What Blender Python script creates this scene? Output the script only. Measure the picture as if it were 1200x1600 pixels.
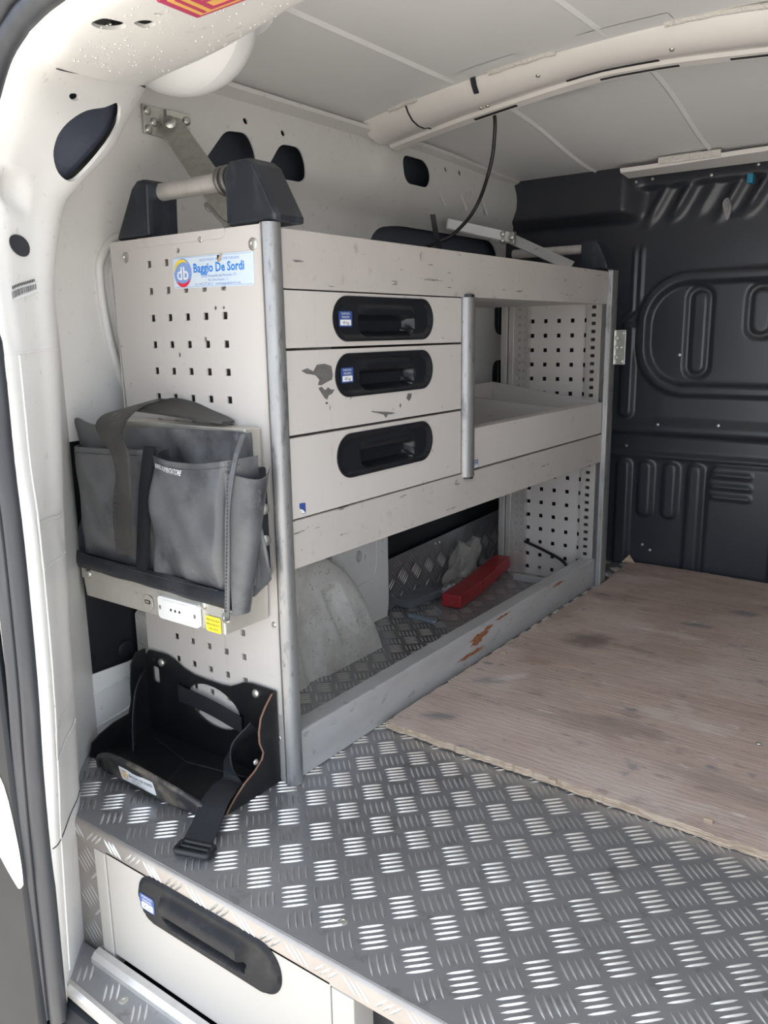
import bpy, bmesh, math, random
import numpy as np
from mathutils import Vector, Matrix
from mathutils.geometry import delaunay_2d_cdt

for _o in list(bpy.data.objects): bpy.data.objects.remove(_o, do_unlink=True)
scene = bpy.context.scene
COL = scene.collection
PI = math.pi
random.seed(7); RNG = np.random.default_rng(7)

# ------------------------------------------------------------------ camera, world, sun, exposure
cam_d = bpy.data.cameras.new('camera'); cam = bpy.data.objects.new('camera', cam_d); COL.objects.link(cam)
cam_d.sensor_fit = 'VERTICAL'; cam_d.sensor_height = 36.0
cam_d.lens = 1272.22 / 1600 * 36.0
cam_d.clip_start = 0.01
_m = (Matrix.Rotation(0.6341, 3, 'Z') @ Matrix.Rotation(1.3547, 3, 'X') @ Matrix.Rotation(-0.0163, 3, 'Z')).to_4x4()
_m.translation = (0.7907, -0.8334, 0.6695)
cam.matrix_world = _m
scene.camera = cam

w = bpy.data.worlds.new('world'); scene.world = w; w.use_nodes = True
bg = w.node_tree.nodes['Background']
bg.inputs[0].default_value = (0.78, 0.88, 1.0, 1); bg.inputs[1].default_value = 1.0
sun_d = bpy.data.lights.new('sun', 'SUN'); sun = bpy.data.objects.new('sun', sun_d); COL.objects.link(sun)
sun_d.energy = 7.0; sun_d.angle = math.radians(1.0); sun_d.color = (1.0, 0.93, 0.82)
sun.rotation_euler = Vector((0.45, -0.012, 0.89)).to_track_quat('Z', 'Y').to_euler()
scene.view_settings.view_transform = 'Standard'; scene.view_settings.look = 'None'
scene.view_settings.gamma = 1.0; scene.view_settings.use_curve_mapping = False
scene.view_settings.exposure = 1.5

ZF = -0.012          # height of the raised load floor
L = 1.2145           # length of the shelving

# ------------------------------------------------------------------ materials
def pmat(name, base, rough=0.5, metal=0.0, var=None, scratch=None, bump=None, spec=0.5, coat=0.0, emit=None, stains=()):
    """var=(scale xyz, amount, other colour); scratch=(scale xyz, lo, hi, colour); bump=(scale, strength)"""
    m = bpy.data.materials.new(name); m.use_nodes = True
    nt = m.node_tree; N = nt.nodes; K = nt.links
    b = N['Principled BSDF']
    b.inputs['Base Color'].default_value = (*base, 1); b.inputs['Roughness'].default_value = rough
    b.inputs['Metallic'].default_value = metal; b.inputs['Specular IOR Level'].default_value = spec
    b.inputs['Coat Weight'].default_value = coat
    tc = N.new('ShaderNodeTexCoord')
    col = None
    def mapped(sc):
        mp = N.new('ShaderNodeMapping'); K.new(tc.outputs['Object'], mp.inputs[0]); mp.inputs['Scale'].default_value = sc
        return mp.outputs[0]
    def mix(fac, c2):
        nonlocal col
        mx = N.new('ShaderNodeMix'); mx.data_type = 'RGBA'
        K.new(fac, mx.inputs[0])
        if col is None: mx.inputs[6].default_value = (*base, 1)
        else: K.new(col, mx.inputs[6])
        mx.inputs[7].default_value = (*c2, 1)
        col = mx.outputs[2]
    def layer(sc, lo, hi, amt, c2, det=6, rg=.6):
        n = N.new('ShaderNodeTexNoise'); K.new(mapped(sc), n.inputs[0]); n.inputs['Scale'].default_value = 1.0
        n.inputs['Detail'].default_value = det; n.inputs['Roughness'].default_value = rg
        r = N.new('ShaderNodeMapRange'); K.new(n.outputs[0], r.inputs[0])
        r.inputs[1].default_value = lo; r.inputs[2].default_value = hi; r.inputs[3].default_value = 0; r.inputs[4].default_value = amt
        mix(r.outputs[0], c2); return r.outputs[0]
    for v in (var or []): layer(*v)
    for s in (scratch or []): layer(*s)
    for (cx, cy, rx, ry, ang, amt, c2) in stains:          # soft spill marks with a place and shape of their own
        mp = N.new('ShaderNodeMapping'); mp.vector_type = 'TEXTURE'; K.new(tc.outputs['Object'], mp.inputs[0])
        mp.inputs['Location'].default_value = (cx, cy, 0); mp.inputs['Rotation'].default_value = (0, 0, ang); mp.inputs['Scale'].default_value = (rx, ry, 1)
        n = N.new('ShaderNodeTexNoise'); K.new(mp.outputs[0], n.inputs[0]); n.inputs['Scale'].default_value = 2.2; n.inputs['Detail'].default_value = 5
        ln = N.new('ShaderNodeVectorMath'); ln.operation = 'LENGTH'; K.new(mp.outputs[0], ln.inputs[0])
        ad = N.new('ShaderNodeMath'); ad.operation = 'ADD'; K.new(ln.outputs['Value'], ad.inputs[0]); K.new(n.outputs[0], ad.inputs[1])
        r = N.new('ShaderNodeMapRange'); r.interpolation_type = 'SMOOTHSTEP'; K.new(ad.outputs[0], r.inputs[0]); r.inputs[1].default_value = 1.45; r.inputs[2].default_value = .75; r.inputs[3].default_value = 0; r.inputs[4].default_value = amt
        mix(r.outputs[0], c2)
    if col is not None: K.new(col, b.inputs['Base Color'])
    if bump:
        n = N.new('ShaderNodeTexNoise'); K.new(mapped(bump[0]), n.inputs[0]); n.inputs['Scale'].default_value = 1.0; n.inputs['Detail'].default_value = 5
        bp = N.new('ShaderNodeBump'); bp.inputs['Strength'].default_value = bump[1]; bp.inputs['Distance'].default_value = bump[2] if len(bump) > 2 else .002
        K.new(n.outputs[0], bp.inputs['Height']); K.new(bp.outputs[0], b.inputs['Normal'])
    if emit: b.inputs['Emission Color'].default_value = (*base, 1); b.inputs['Emission Strength'].default_value = emit
    return m

def S3(a): return (a, a, a)
M = {}
M['paint'] = pmat('van_white_paint', (.76, .75, .73), .38, var=[(S3(5), .45, .75, .35, (.64, .625, .60)), (S3(60), .62, .72, .5, (.45, .42, .38))],
                  scratch=[((90, 90, 14), .71, .74, .8, (.12, .12, .13))])
M['roof'] = pmat('roof_white_paint', (.86, .86, .86), .42, var=[(S3(3), .4, .7, .25, (.79, .79, .785))])
M['beam'] = pmat('beam_cream_paint', (.84, .81, .775), .35, var=[(S3(8), .45, .75, .3, (.74, .70, .66))])
M['arch'] = pmat('wheel_arch_dirty_paint', (.66, .65, .62), .5, var=[(S3(9), .42, .68, .75, (.36, .33, .29)), (S3(120), .60, .68, .6, (.12, .11, .1))])
M['panel'] = pmat('warm_grey_powder_coat', (.565, .532, .51), .45, var=[(S3(7), .4, .75, .3, (.52, .485, .46)), ((40, 40, 9), .62, .72, .35, (.40, .36, .32))],
                  scratch=[((60, 60, 60), .685, .70, .7, (.12, .11, .10)), ((14, 14, 14), .69, .72, .5, (.40, .27, .19))])
M['rail'] = pmat('scuffed_grey_rail', (.50, .468, .445), .42, var=[(S3(9), .4, .7, .35, (.40, .375, .35)), (S3(45), .60, .70, .4, (.30, .27, .24))],
                 scratch=[((60, 12, 110), .645, .67, .8, (.07, .065, .06)), ((26, 26, 26), .68, .71, .6, (.20, .13, .09)), ((12, 20, 14), .64, .70, .5, (.20, .185, .17))])
M['kick'] = pmat('grey_sill_rail', (.50, .50, .505), .38, metal=.25, var=[((10, 8, 30), .42, .7, .5, (.38, .375, .375)), ((40, 30, 60), .62, .70, .5, (.20, .19, .18))])
M['rust'] = pmat('rust', (.22, .075, .03), .9, var=[(S3(150), .4, .6, .8, (.36, .16, .07))])
M['alu'] = pmat('worn_aluminium', (.31, .31, .312), .40, metal=.65, var=[((60, 60, 10), .40, .66, .6, (.22, .22, .23)), ((60, 60, 16), .55, .66, .6, (.10, .10, .11)), ((160, 160, 50), .62, .68, .5, (.09, .09, .10))])
M['alu_clean'] = pmat('aluminium_profile', (.66, .63, .60), .34, metal=.55, var=[((40, 40, 8), .45, .75, .4, (.42, .39, .36))])
M['zinc'] = pmat('zinc_plated_steel', (.62, .62, .58), .35, metal=.85, var=[(S3(60), .4, .65, .5, (.42, .41, .37))])
M['case'] = pmat('galvanised_case', (.62, .60, .55), .36, metal=.55, var=[(S3(14), .4, .7, .5, (.46, .43, .37)), (S3(90), .64, .72, .5, (.25, .2, .15))])
M['floor'] = pmat('tread_plate', (.40, .405, .425), .40, metal=.8, var=[(S3(6), .4, .7, .45, (.30, .30, .315)), (S3(30), .58, .70, .5, (.20, .185, .17))],
                  scratch=[(S3(22), .74, .78, .7, (.20, .09, .04))])
M['bar'] = pmat('tread_bar', (.76, .755, .75), .30, metal=.9, var=[(S3(6), .45, .7, .5, (.52, .51, .50)), (S3(28), .68, .76, .6, (.26, .13, .07))])
M['nose'] = pmat('bright_tread_nosing', (.36, .335, .315), .38, metal=.6, var=[(S3(20), .45, .7, .5, (.28, .24, .21))])
M['bulk'] = pmat('black_bulkhead', (.037, .040, .050), .29, var=[(S3(5), .45, .75, .5, (.056, .055, .057))],
                 scratch=[((30, 30, 70), .735, .755, .8, (.35, .31, .27))])
M['plastic'] = pmat('black_plastic', (.008, .009, .012), .38, var=[(S3(20), .45, .7, .4, (.017, .018, .022))])
M['bar_dull'] = pmat('dirty_tread_bar', (.52, .51, .50), .40, metal=.8)
M['handle'] = pmat('matt_black_handle', (.010, .0105, .013), .55, spec=.25, var=[(S3(40), .5, .7, .5, (.035, .034, .034))])
M['block'] = pmat('navy_black_plastic', (.014, .0175, .026), .42, var=[((30, 30, 12), .52, .66, .45, (.065, .072, .085))])
M['rubber'] = pmat('rubber_seal', (.026, .028, .034), .5, var=[((60, 60, 6), .45, .7, .5, (.055, .055, .06))])
M['steelblk'] = pmat('black_coated_steel', (.007, .0072, .009), .36, var=[(S3(25), .5, .75, .6, (.024, .022, .020))], scratch=[(S3(40), .72, .76, .7, (.16, .08, .05))])
M['edge_rust'] = pmat('rusty_cut_edge', (.20, .11, .075), .8)
M['dusty'] = pmat('dusty_black_lip', (.024, .024, .026), .5, var=[(S3(22), .47, .62, .75, (.17, .145, .12))])
M['leather'] = pmat('grey_black_leather', (.078, .080, .087), .36, var=[(S3(6), .42, .62, .85, (.150, .150, .154)), (S3(11), .52, .66, .75, (.030, .032, .040)), ((30, 30, 22), .63, .72, .5, (.25, .26, .28))], bump=(S3(260), .25, .001))
M['leather_dark'] = pmat('dark_leather', (.014, .016, .021), .45, var=[(S3(12), .45, .66, .7, (.045, .048, .056))], bump=(S3(260), .25, .001))
M['strapl'] = pmat('brown_grey_leather_strap', (.040, .038, .037), .45, var=[(S3(16), .4, .7, .7, (.078, .073, .069)), (S3(30), .62, .7, .5, (.2, .19, .18))], bump=(S3(200), .25, .001))
M['velcro'] = pmat('black_velcro', (.006, .007, .010), .95, bump=(S3(900), 1.0, .002))
M['stitch'] = pmat('stitching', (.055, .053, .055), .7)
M['web'] = pmat('black_webbing', (.010, .0115, .016), .65, bump=((300, 300, 900), .5, .001))
M['ply'] = pmat('worn_plywood', (0.435, 0.336, 0.293), .75,
    var=[((1.6, 7, 10), .40, .62, .7, (0.329, 0.246, 0.210)), ((2.5, 3, 5), .46, .58, .75, (0.512, 0.423, 0.386)), ((4, 40, 20), .46, .62, .40, (0.512, 0.392, 0.327)), ((4, 7, 9), .57, .66, .6, (0.229, 0.182, 0.162)), ((3.4, 6, 5), .575, .66, .6, (0.565, 0.492, 0.463)), ((14, 30, 30), .61, .68, .5, (0.214, 0.162, 0.136))],
    scratch=[((8, 14, 18), .63, .67, .65, (0.153, 0.169, 0.200)), ((30, 110, 60), .64, .69, .55, (0.168, 0.120, 0.096)), ((11, 34, 18), .645, .68, .6, (0.657, 0.592, 0.559))], bump=((18, 160, 30), .7, .002),
    stains=[(.148, .79, .075, .060, .5, .75, (0.130, 0.105, 0.099)), (.39, 1.16, .05, .03, 0, .7, (0.114, 0.131, 0.160)), (.33, 1.02, .04, .02, 0, .6, (0.138, 0.154, 0.183)), (.075, .485, .05, .022, .6, .6, (0.183, 0.184, 0.200)), (.075, .300, .05, .02, .4, .65, (0.130, 0.138, 0.160)), (.11, .62, .06, .03, .3, .5, (0.260, 0.176, 0.136)), (.10, .52, .06, .018, .9, .5, (0.703, 0.645, 0.623)), (.30, .42, .16, .05, .1, .45, (0.244, 0.192, 0.167)), (.55, .35, .14, .04, -.1, .5, (0.229, 0.184, 0.160)), (.62, .62, .05, .03, 0, .6, (0.153, 0.131, 0.128)), (.03, .95, .03, .2, 0, .4, (0.244, 0.192, 0.167))])
M['ply_edge'] = pmat('plywood_edge', (.52, .41, .31), .8, var=[((40, 40, 620), .42, .60, .8, (.28, .20, .14))], bump=((90, 90, 500), .8, .002))
M['red'] = pmat('red_plastic', (.36, .030, .038), .42, var=[(S3(18), .45, .7, .5, (.27, .045, .045))])
M['grey_plastic'] = pmat('slate_grey_plastic', (.15, .165, .185), .55, var=[(S3(25), .5, .7, .4, (.10, .10, .11))])
M['blue_grey'] = pmat('blue_grey_plastic', (.26, .32, .40), .5)
M['white'] = pmat('white_plastic', (.82, .82, .80), .4)
M['paper'] = pmat('white_paper', (.75, .75, .75), .8)
M['sblue'] = pmat('label_blue', (.035, .075, .27), .4)
M['swhite'] = pmat('label_white', (.80, .82, .84), .4)
M['sgrey'] = pmat('sticker_pale_blue', (.58, .67, .76), .32, var=[((9, 9, 9), .45, .62, .5, (.74, .79, .83))])
M['sbright'] = pmat('sticker_text_blue', (.02, .20, .68), .4)
M['spale'] = pmat('sticker_small_text', (.22, .34, .66), .4)
M['yellow'] = pmat('label_yellow', (.80, .68, .05), .5)
M['logoyellow'] = pmat('logo_yellow', (.85, .62, .04), .5)
M['logored'] = pmat('logo_red', (.72, .03, .06), .5)
M['orange'] = pmat('logo_orange', (.80, .25, .04), .5)
M['sticker_yellow'] = pmat('warning_yellow', (.80, .46, .12), .45)
M['sticker_red'] = pmat('warning_red', (.50, .05, .13), .45)
M['ink'] = pmat('dark_ink', (.03, .03, .04), .6)
M['chip'] = pmat('bare_grey_primer', (.115, .11, .108), .7, var=[(S3(120), .4, .65, .5, (.17, .165, .16))])
M['steel_ring'] = pmat('dark_spring_steel', (.15, .145, .14), .45, metal=.6)
M['drawer_cream'] = pmat('cream_drawer_front', (.40, .380, .355), .42, var=[(S3(5), .45, .75, .3, (.36, .335, .305)), (S3(80), .66, .74, .4, (.40, .34, .28))])
M['frame'] = pmat('satin_frame', (.46, .445, .415), .4, metal=.3)
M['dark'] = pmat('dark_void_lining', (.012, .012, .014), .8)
M['lining'] = pmat('black_lining_and_gloom', (.009, .010, .014), .5)  # also stands in for the shade inside the under-floor compartment
M['navy'] = pmat('navy_hole_cover', (.05, .058, .085), .5)
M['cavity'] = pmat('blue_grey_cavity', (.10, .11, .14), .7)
M['ground'] = pmat('pale_concrete', (.40, .38, .355), .9, var=[(S3(3), .4, .7, .5, (.33, .315, .295))])
M['exterior'] = pmat('exterior_white_paint', (.52, .52, .51), .3)
M['dark_trim'] = pmat('dark_door_trim', (.010, .0115, .015), .55, spec=.25, var=[(S3(9), .45, .7, .5, (.022, .023, .027))])
M['droplet'] = pmat('water_droplet', (.62, .61, .60), .05, spec=1.0)
M['cyan'] = pmat('blue_clip', (.02, .22, .36), .4)
M['caulk'] = pmat('cream_sealant', (.74, .71, .66), .6, bump=(S3(220), 1.0, .004))
def film_mat(name, alpha, tint):
    m = bpy.data.materials.new(name); m.use_nodes = True; nt = m.node_tree; N = nt.nodes
    b = N['Principled BSDF']; b.inputs['Base Color'].default_value = (*tint, 1); b.inputs['Roughness'].default_value = .16
    b.inputs['Alpha'].default_value = alpha; b.inputs['Specular IOR Level'].default_value = .9
    return m
M['film'] = film_mat('clear_plastic_film', .34, (.42, .42, .43))
M['bag'] = film_mat('dusty_clear_bag', .45, (.46, .44, .41))

# ------------------------------------------------------------------ mesh helpers
def new_mesh(name, v, f, mats, mi=None, smooth=None):
    me = bpy.data.meshes.new(name)
    me.from_pydata([tuple(map(float, p)) for p in v], [], f)
    for m in (mats if isinstance(mats, (list, tuple)) else [mats]): me.materials.append(M[m])
    if mi is not None and len(mi): me.polygons.foreach_set('material_index', mi)
    bm = bmesh.new(); bm.from_mesh(me); bmesh.ops.recalc_face_normals(bm, faces=bm.faces); bm.to_mesh(me); bm.free()
    if smooth is not None:
        me.polygons.foreach_set('use_smooth', [True] * len(me.polygons))
        me.set_sharp_from_angle(angle=math.radians(smooth))
    me.update(); return me

def origin(o):
    v = Vector((0, 0, 0))
    while o is not None: v += o.location; o = o.parent
    return v

def link(name, me, parent=None, label=None, cat=None, group=None, kind=None, bevel=None):
    o = bpy.data.objects.new(name, me); COL.objects.link(o)
    if parent is not None:
        o.parent = parent; o.location = -origin(parent)
    if label: o['label'] = label
    if cat: o['category'] = cat
    if group: o['group'] = group
    if kind: o['kind'] = kind
    if bevel:
        b = o.modifiers.new('bevel', 'BEVEL'); b.width = bevel; b.segments = 2; b.limit_method = 'ANGLE'; b.angle_limit = math.radians(40)
    return o

def thing(name, loc, label, cat, group=None):
    o = bpy.data.objects.new(name, None); COL.objects.link(o); o.location = loc; o.empty_display_size = .05
    o['label'] = label; o['category'] = cat
    if group: o['group'] = group
    return o

class MB:
    def __init__(s): s.v = []; s.f = []; s.m = []
    def add(s, v, f, mi=0):
        n = len(s.v); s.v += [tuple(map(float, p)) for p in v]; s.f += [tuple(i + n for i in q) for q in f]; s.m += [mi] * len(f); return s
    def box(s, x0, x1, y0, y1, z0, z1, mi=0):
        v = [(x, y, z) for z in (z0, z1) for y in (y0, y1) for x in (x0, x1)]
        return s.add(v, [(0, 2, 3, 1), (4, 5, 7, 6), (0, 1, 5, 4), (2, 6, 7, 3), (0, 4, 6, 2), (1, 3, 7, 5)], mi)
    def prism(s, poly, mp, w0, w1, mi=0):
        n = len(poly)
        v = [mp(u, q, w0) for u, q in poly] + [mp(u, q, w1) for u, q in poly]
        f = [tuple(range(n))[::-1], tuple(range(n, 2 * n))] + [(i, (i + 1) % n, n + (i + 1) % n, n + i) for i in range(n)]
        return s.add(v, f, mi)
    def extr(s, poly, path3, mi=0):                       # list of full rings (already 3D)
        n = len(path3[0]); v = [p for r in path3 for p in r]; f = []
        for k in range(len(path3) - 1):
            for i in range(n): f.append((k * n + i, k * n + (i + 1) % n, (k + 1) * n + (i + 1) % n, (k + 1) * n + i))
        f += [tuple(range(n))[::-1], tuple((len(path3) - 1) * n + i for i in range(n))]
        return s.add(v, f, mi)
    def tube(s, pts, r, n=10, mi=0, closed=False):
        P = [Vector(p) for p in pts]; rings = []; up = None
        for i, p in enumerate(P):
            a = P[max(i - 1, 0)]; b = P[min(i + 1, len(P) - 1)]
            if closed: a = P[i - 1]; b = P[(i + 1) % len(P)]
            t = (b - a).normalized()
            if up is None:
                up = t.orthogonal().normalized()
            up = (up - t * up.dot(t)).normalized(); q = t.cross(up)
            rr = r[i] if isinstance(r, (list, tuple)) else r
            rings.append([p + (up * math.cos(2 * PI * k / n) + q * math.sin(2 * PI * k / n)) * rr for k in range(n)])
        if closed:
            v = [x for rg in rings for x in rg]; m = len(rings)
            f = [(k * n + i, k * n + (i + 1) % n, ((k + 1) % m) * n + (i + 1) % n, ((k + 1) % m) * n + i) for k in range(m) for i in range(n)]
            return s.add(v, f, mi)
        return s.extr(None, rings, mi)
    def ribbon(s, ctr, side, th, mi=0):                   # ctr: points, side: half-width vectors, th: thickness
        C = [Vector(c) for c in ctr]; D = [Vector(d) for d in side]; rings = []
        for i in range(len(C)):
            t = (C[min(i + 1, len(C) - 1)] - C[max(i - 1, 0)]).normalized(); n = t.cross(D[i]).normalized() * th * .5
            rings.append([C[i] - D[i] - n, C[i] + D[i] - n, C[i] + D[i] + n, C[i] - D[i] + n])
        return s.extr(None, rings, mi)
    def grid(s, nu, nv, fn, mi=0):
        v = [fn(i / (nu - 1), j / (nv - 1)) for i in range(nu) for j in range(nv)]
        f = [(i * nv + j, i * nv + j + 1, (i + 1) * nv + j + 1, (i + 1) * nv + j) for i in range(nu - 1) for j in range(nv - 1)]
        return s.add(v, f, mi)
    def lathe(s, prof, org, axis, n=14, mi=0):            # prof: (r, h)
        q = Vector(axis).to_track_quat('Z', 'Y'); O = Vector(org)
        v = [O + q @ Vector((r * math.cos(2 * PI * k / n), r * math.sin(2 * PI * k / n), h)) for r, h in prof for k in range(n)]
        f = [(a * n + k, a * n + (k + 1) % n, (a + 1) * n + (k + 1) % n, (a + 1) * n + k) for a in range(len(prof) - 1) for k in range(n)]
        f += [tuple(range(n))[::-1], tuple((len(prof) - 1) * n + k for k in range(n))]
        return s.add(v, f, mi)
    def text(s, body, size, mp, u0, v0, w, mi=0, ang=0.0, align='LEFT', sx=1.0, thick=.0002, bold=0.0):
        c = bpy.data.curves.new('t', 'FONT'); c.body = body; c.size = size; c.align_x = align; c.resolution_u = 2; c.offset = bold
        o = bpy.data.objects.new('t', c); COL.objects.link(o)
        me = o.evaluated_get(bpy.context.evaluated_depsgraph_get()).to_mesh()
        ca, sa = math.cos(ang), math.sin(ang)
        v = []
        for p in me.vertices:
            x, y = p.co.x * sx, p.co.y
            v.append(mp(u0 + x * ca - y * sa, v0 + x * sa + y * ca, w))
        f = [tuple(p.vertices) for p in me.polygons]
        o.evaluated_get(bpy.context.evaluated_depsgraph_get()).to_mesh_clear()
        bpy.data.objects.remove(o); bpy.data.curves.remove(c)
        return s.add(v, f, mi)
    def build(s, name, mats, parent=None, smooth=None, bevel=None, **kw):
        return link(name, new_mesh(name, s.v, s.f, mats, s.m, smooth), parent, bevel=bevel, **kw)

# plane maps: (u, v, w) with w pointing towards the room / viewer
def PX(x): return lambda u, v, w: (x + w, u, v)          # u=y, v=z, w=+x
def PY(y): return lambda u, v, w: (u, y - w, v)          # u=x, v=z, w=-y
def PZ(z): return lambda u, v, w: (u, v, z + w)

def rrect(u0, u1, v0, v1, r, n=6):
    r = min(r, (u1 - u0) / 2 - 1e-5, (v1 - v0) / 2 - 1e-5); p = []
    for cx, cy, a0 in ((u1 - r, v1 - r, 0), (u0 + r, v1 - r, 90), (u0 + r, v0 + r, 180), (u1 - r, v0 + r, 270)):
        for k in range(n + 1):
            a = math.radians(a0 + 90 * k / n); p.append((cx + r * math.cos(a), cy + r * math.sin(a)))
    return p
def ell(cu, cv, a, b, n=20, rot=0):
    c, s_ = math.cos(rot), math.sin(rot)
    return [(cu + a * math.cos(2 * PI * k / n) * c - b * math.sin(2 * PI * k / n) * s_, cv + a * math.cos(2 * PI * k / n) * s_ + b * math.sin(2 * PI * k / n) * c) for k in range(n)]
def roundpoly(pts, r, n=4):
    out = []; m = len(pts)
    for i in range(m):
        p0, p, p1 = (Vector(pts[(i + d) % m]) for d in (-1, 0, 1))
        a = (p0 - p); b = (p1 - p); d = min(r, a.length * .45, b.length * .45)
        A = p + a.normalized() * d; B = p + b.normalized() * d
        for k in range(n + 1):
            t = k / n; q = A * (1 - t) ** 2 + p * 2 * t * (1 - t) + B * t * t; out.append((q.x, q.y))
    return out
def smooth_closed(pts, per=5):
    P = [np.array(p) for p in pts]; n = len(P); out = []
    for i in range(n):
        p0, p1, p2, p3 = P[i - 1], P[i], P[(i + 1) % n], P[(i + 2) % n]
        for k in range(per):
            f = k / per; out.append(tuple(.5 * (2 * p1 + (p2 - p0) * f + (2 * p0 - 5 * p1 + 4 * p2 - p3) * f * f + (3 * p1 - p0 - 3 * p2 + p3) * f ** 3)))
    return out
def smooth_path(pts, per=6):
    P = [np.array(p, float) for p in pts]; n = len(P); out = []
    for i in range(n - 1):
        p1, p2 = P[i], P[i + 1]; p0 = P[i - 1] if i else 2 * p1 - p2; p3 = P[i + 2] if i + 2 < n else 2 * p2 - p1
        for k in range(per):
            f = k / per; out.append(tuple(.5 * (2 * p1 + (p2 - p0) * f + (2 * p0 - 5 * p1 + 4 * p2 - p3) * f * f + (3 * p1 - p0 - 3 * p2 + p3) * f ** 3)))
    out.append(tuple(P[-1])); return out
def inside(poly, X, Y):
    px = np.array([p[0] for p in poly]); py = np.array([p[1] for p in poly]); c = np.zeros(len(X), bool); j = len(poly) - 1
    for i in range(len(poly)):
        cond = ((py[i] > Y) != (py[j] > Y))
        with np.errstate(divide='ignore', invalid='ignore'):
            c ^= cond & (X < (px[j] - px[i]) * (Y - py[i]) / (py[j] - py[i]) + px[i])
        j = i
    return c
def sheet(outline, holes, mp, t, step=None, extra=None):
    """plate with real holes: returns verts, faces (front layer w=0, back layer w=-t, rims)"""
    pts = []; edges = []
    for poly in [outline] + list(holes):
        n0 = len(pts); pts += [Vector(p) for p in poly]; m = len(poly)
        edges += [(n0 + i, n0 + (i + 1) % m) for i in range(m)]
    if step:
        su, sv = step if isinstance(step, tuple) else (step, step)
        us = np.arange(min(p[0] for p in outline), max(p[0] for p in outline), su) + su * .5
        vs = np.arange(min(p[1] for p in outline), max(p[1] for p in outline), sv) + sv * .5
        U, V_ = np.meshgrid(us, vs); U = U.ravel(); V_ = V_.ravel(); ok = inside(outline, U, V_)
        for h in holes: ok &= ~inside(h, U, V_)
        pts += [Vector((a, b)) for a, b in zip(U[ok], V_[ok])]
    if extra: pts += [Vector(p) for p in extra]
    vs, es, fs, _, _, _ = delaunay_2d_cdt(pts, edges, [], 0, 1e-6)
    cu = np.array([sum(vs[i].x for i in f) / len(f) for f in fs]); cv = np.array([sum(vs[i].y for i in f) / len(f) for f in fs])
    keep = inside(outline, cu, cv)
    for h in holes: keep &= ~inside(h, cu, cv)
    F = [tuple(f) for f, k in zip(fs, keep) if k]
    cnt = {}
    for f in F:
        for a, b in zip(f, f[1:] + f[:1]): cnt[(a, b)] = 1
    n = len(vs)
    v = [mp(p.x, p.y, 0) for p in vs]
    if not t: return v, F
    v += [mp(p.x, p.y, -t) for p in vs]
    G = F + [tuple(i + n for i in f[::-1]) for f in F]
    for (a, b) in cnt:
        if (b, a) not in cnt: G.append((b, a, a + n, b + n))
    return v, G
def sheet_obj(name, outline, holes, mp, t, mat, parent=None, step=None, smooth=None, bevel=None, **kw):
    v, f = sheet(outline, holes, mp, t, step)
    return link(name, new_mesh(name, v, f, mat, None, smooth), parent, bevel=bevel, **kw)

# screw heads shared between things
def lathe_mesh(name, prof, mat, n=12):
    b = MB().lathe(prof, (0, 0, 0), (0, 0, 1), n); return new_mesh(name, b.v, b.f, mat, None, 35)
DOME = lathe_mesh('dome_head', [(.0075, 0), (.0075, .0012), (.0062, .003), (.0035, .0042), (.0012, .0043), (.0011, .0030)], 'zinc')
SMALL = lathe_mesh('screw_head', [(.0045, 0), (.0045, .001), (.0036, .0022), (.0014, .0026), (.0012, .0016)], 'zinc')
FLAT = lathe_mesh('flat_head', [(.0068, 0), (.0068, .0007), (.0055, .0012), (.0025, .0012), (.002, .0004)], 'zinc')
RIVET = lathe_mesh('rivet_head', [(.0085, 0), (.0085, .0010), (.0070, .0020), (.003, .0024), (.0022, .0012)], 'zinc')
def put(name, me, loc, axis, parent=None, **kw):
    o = link(name, me, None, **kw)
    o.rotation_mode = 'QUATERNION'; o.rotation_quaternion = Vector(axis).to_track_quat('Z', 'Y')
    if parent is not None: o.parent = parent; o.location = Vector(loc) - origin(parent)
    else: o.location = loc
    return o

# one raised tread bar (12 triangles) appended to arrays: centre, direction, across, up
def tread(points, mp, name, mat, parent, h=.0015, ln=.0325, wd=.0040):
    """points: (u, v, angle)"""
    prof = [(-.5, 0), (-.28, .80), (0, 1), (.28, .80), (.5, 0)]
    V_ = []; F = []
    for (u, v, a) in points:
        c, s_ = math.cos(a), math.sin(a); n0 = len(V_)
        def P(l, wv, hh): return mp(u + l * c - wv * s_, v + l * s_ + wv * c, hh)
        V_.append(P(-.5 * ln, 0, 0)); V_.append(P(.5 * ln, 0, 0))
        for l, k in prof[1:4]:
            V_ += [P(l * ln, -wd * .5 * k, 0), P(l * ln, wd * .5 * k, 0), P(l * ln, 0, h * (.7 + .3 * k))]
        a1, b1, t1, a2, b2, t2, a3, b3, t3 = range(n0 + 2, n0 + 11); e0, e1 = n0, n0 + 1
        F += [(e0, a1, t1), (a1, a2, t2, t1), (a2, a3, t3, t2), (a3, e1, t3), (e0, t1, b1), (t1, t2, b2, b1), (t2, t3, b3, b2), (t3, e1, b3)]
    me = new_mesh(name, V_, F, mat, None, 60)
    return link(name, me, parent, kind='stuff')
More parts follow.
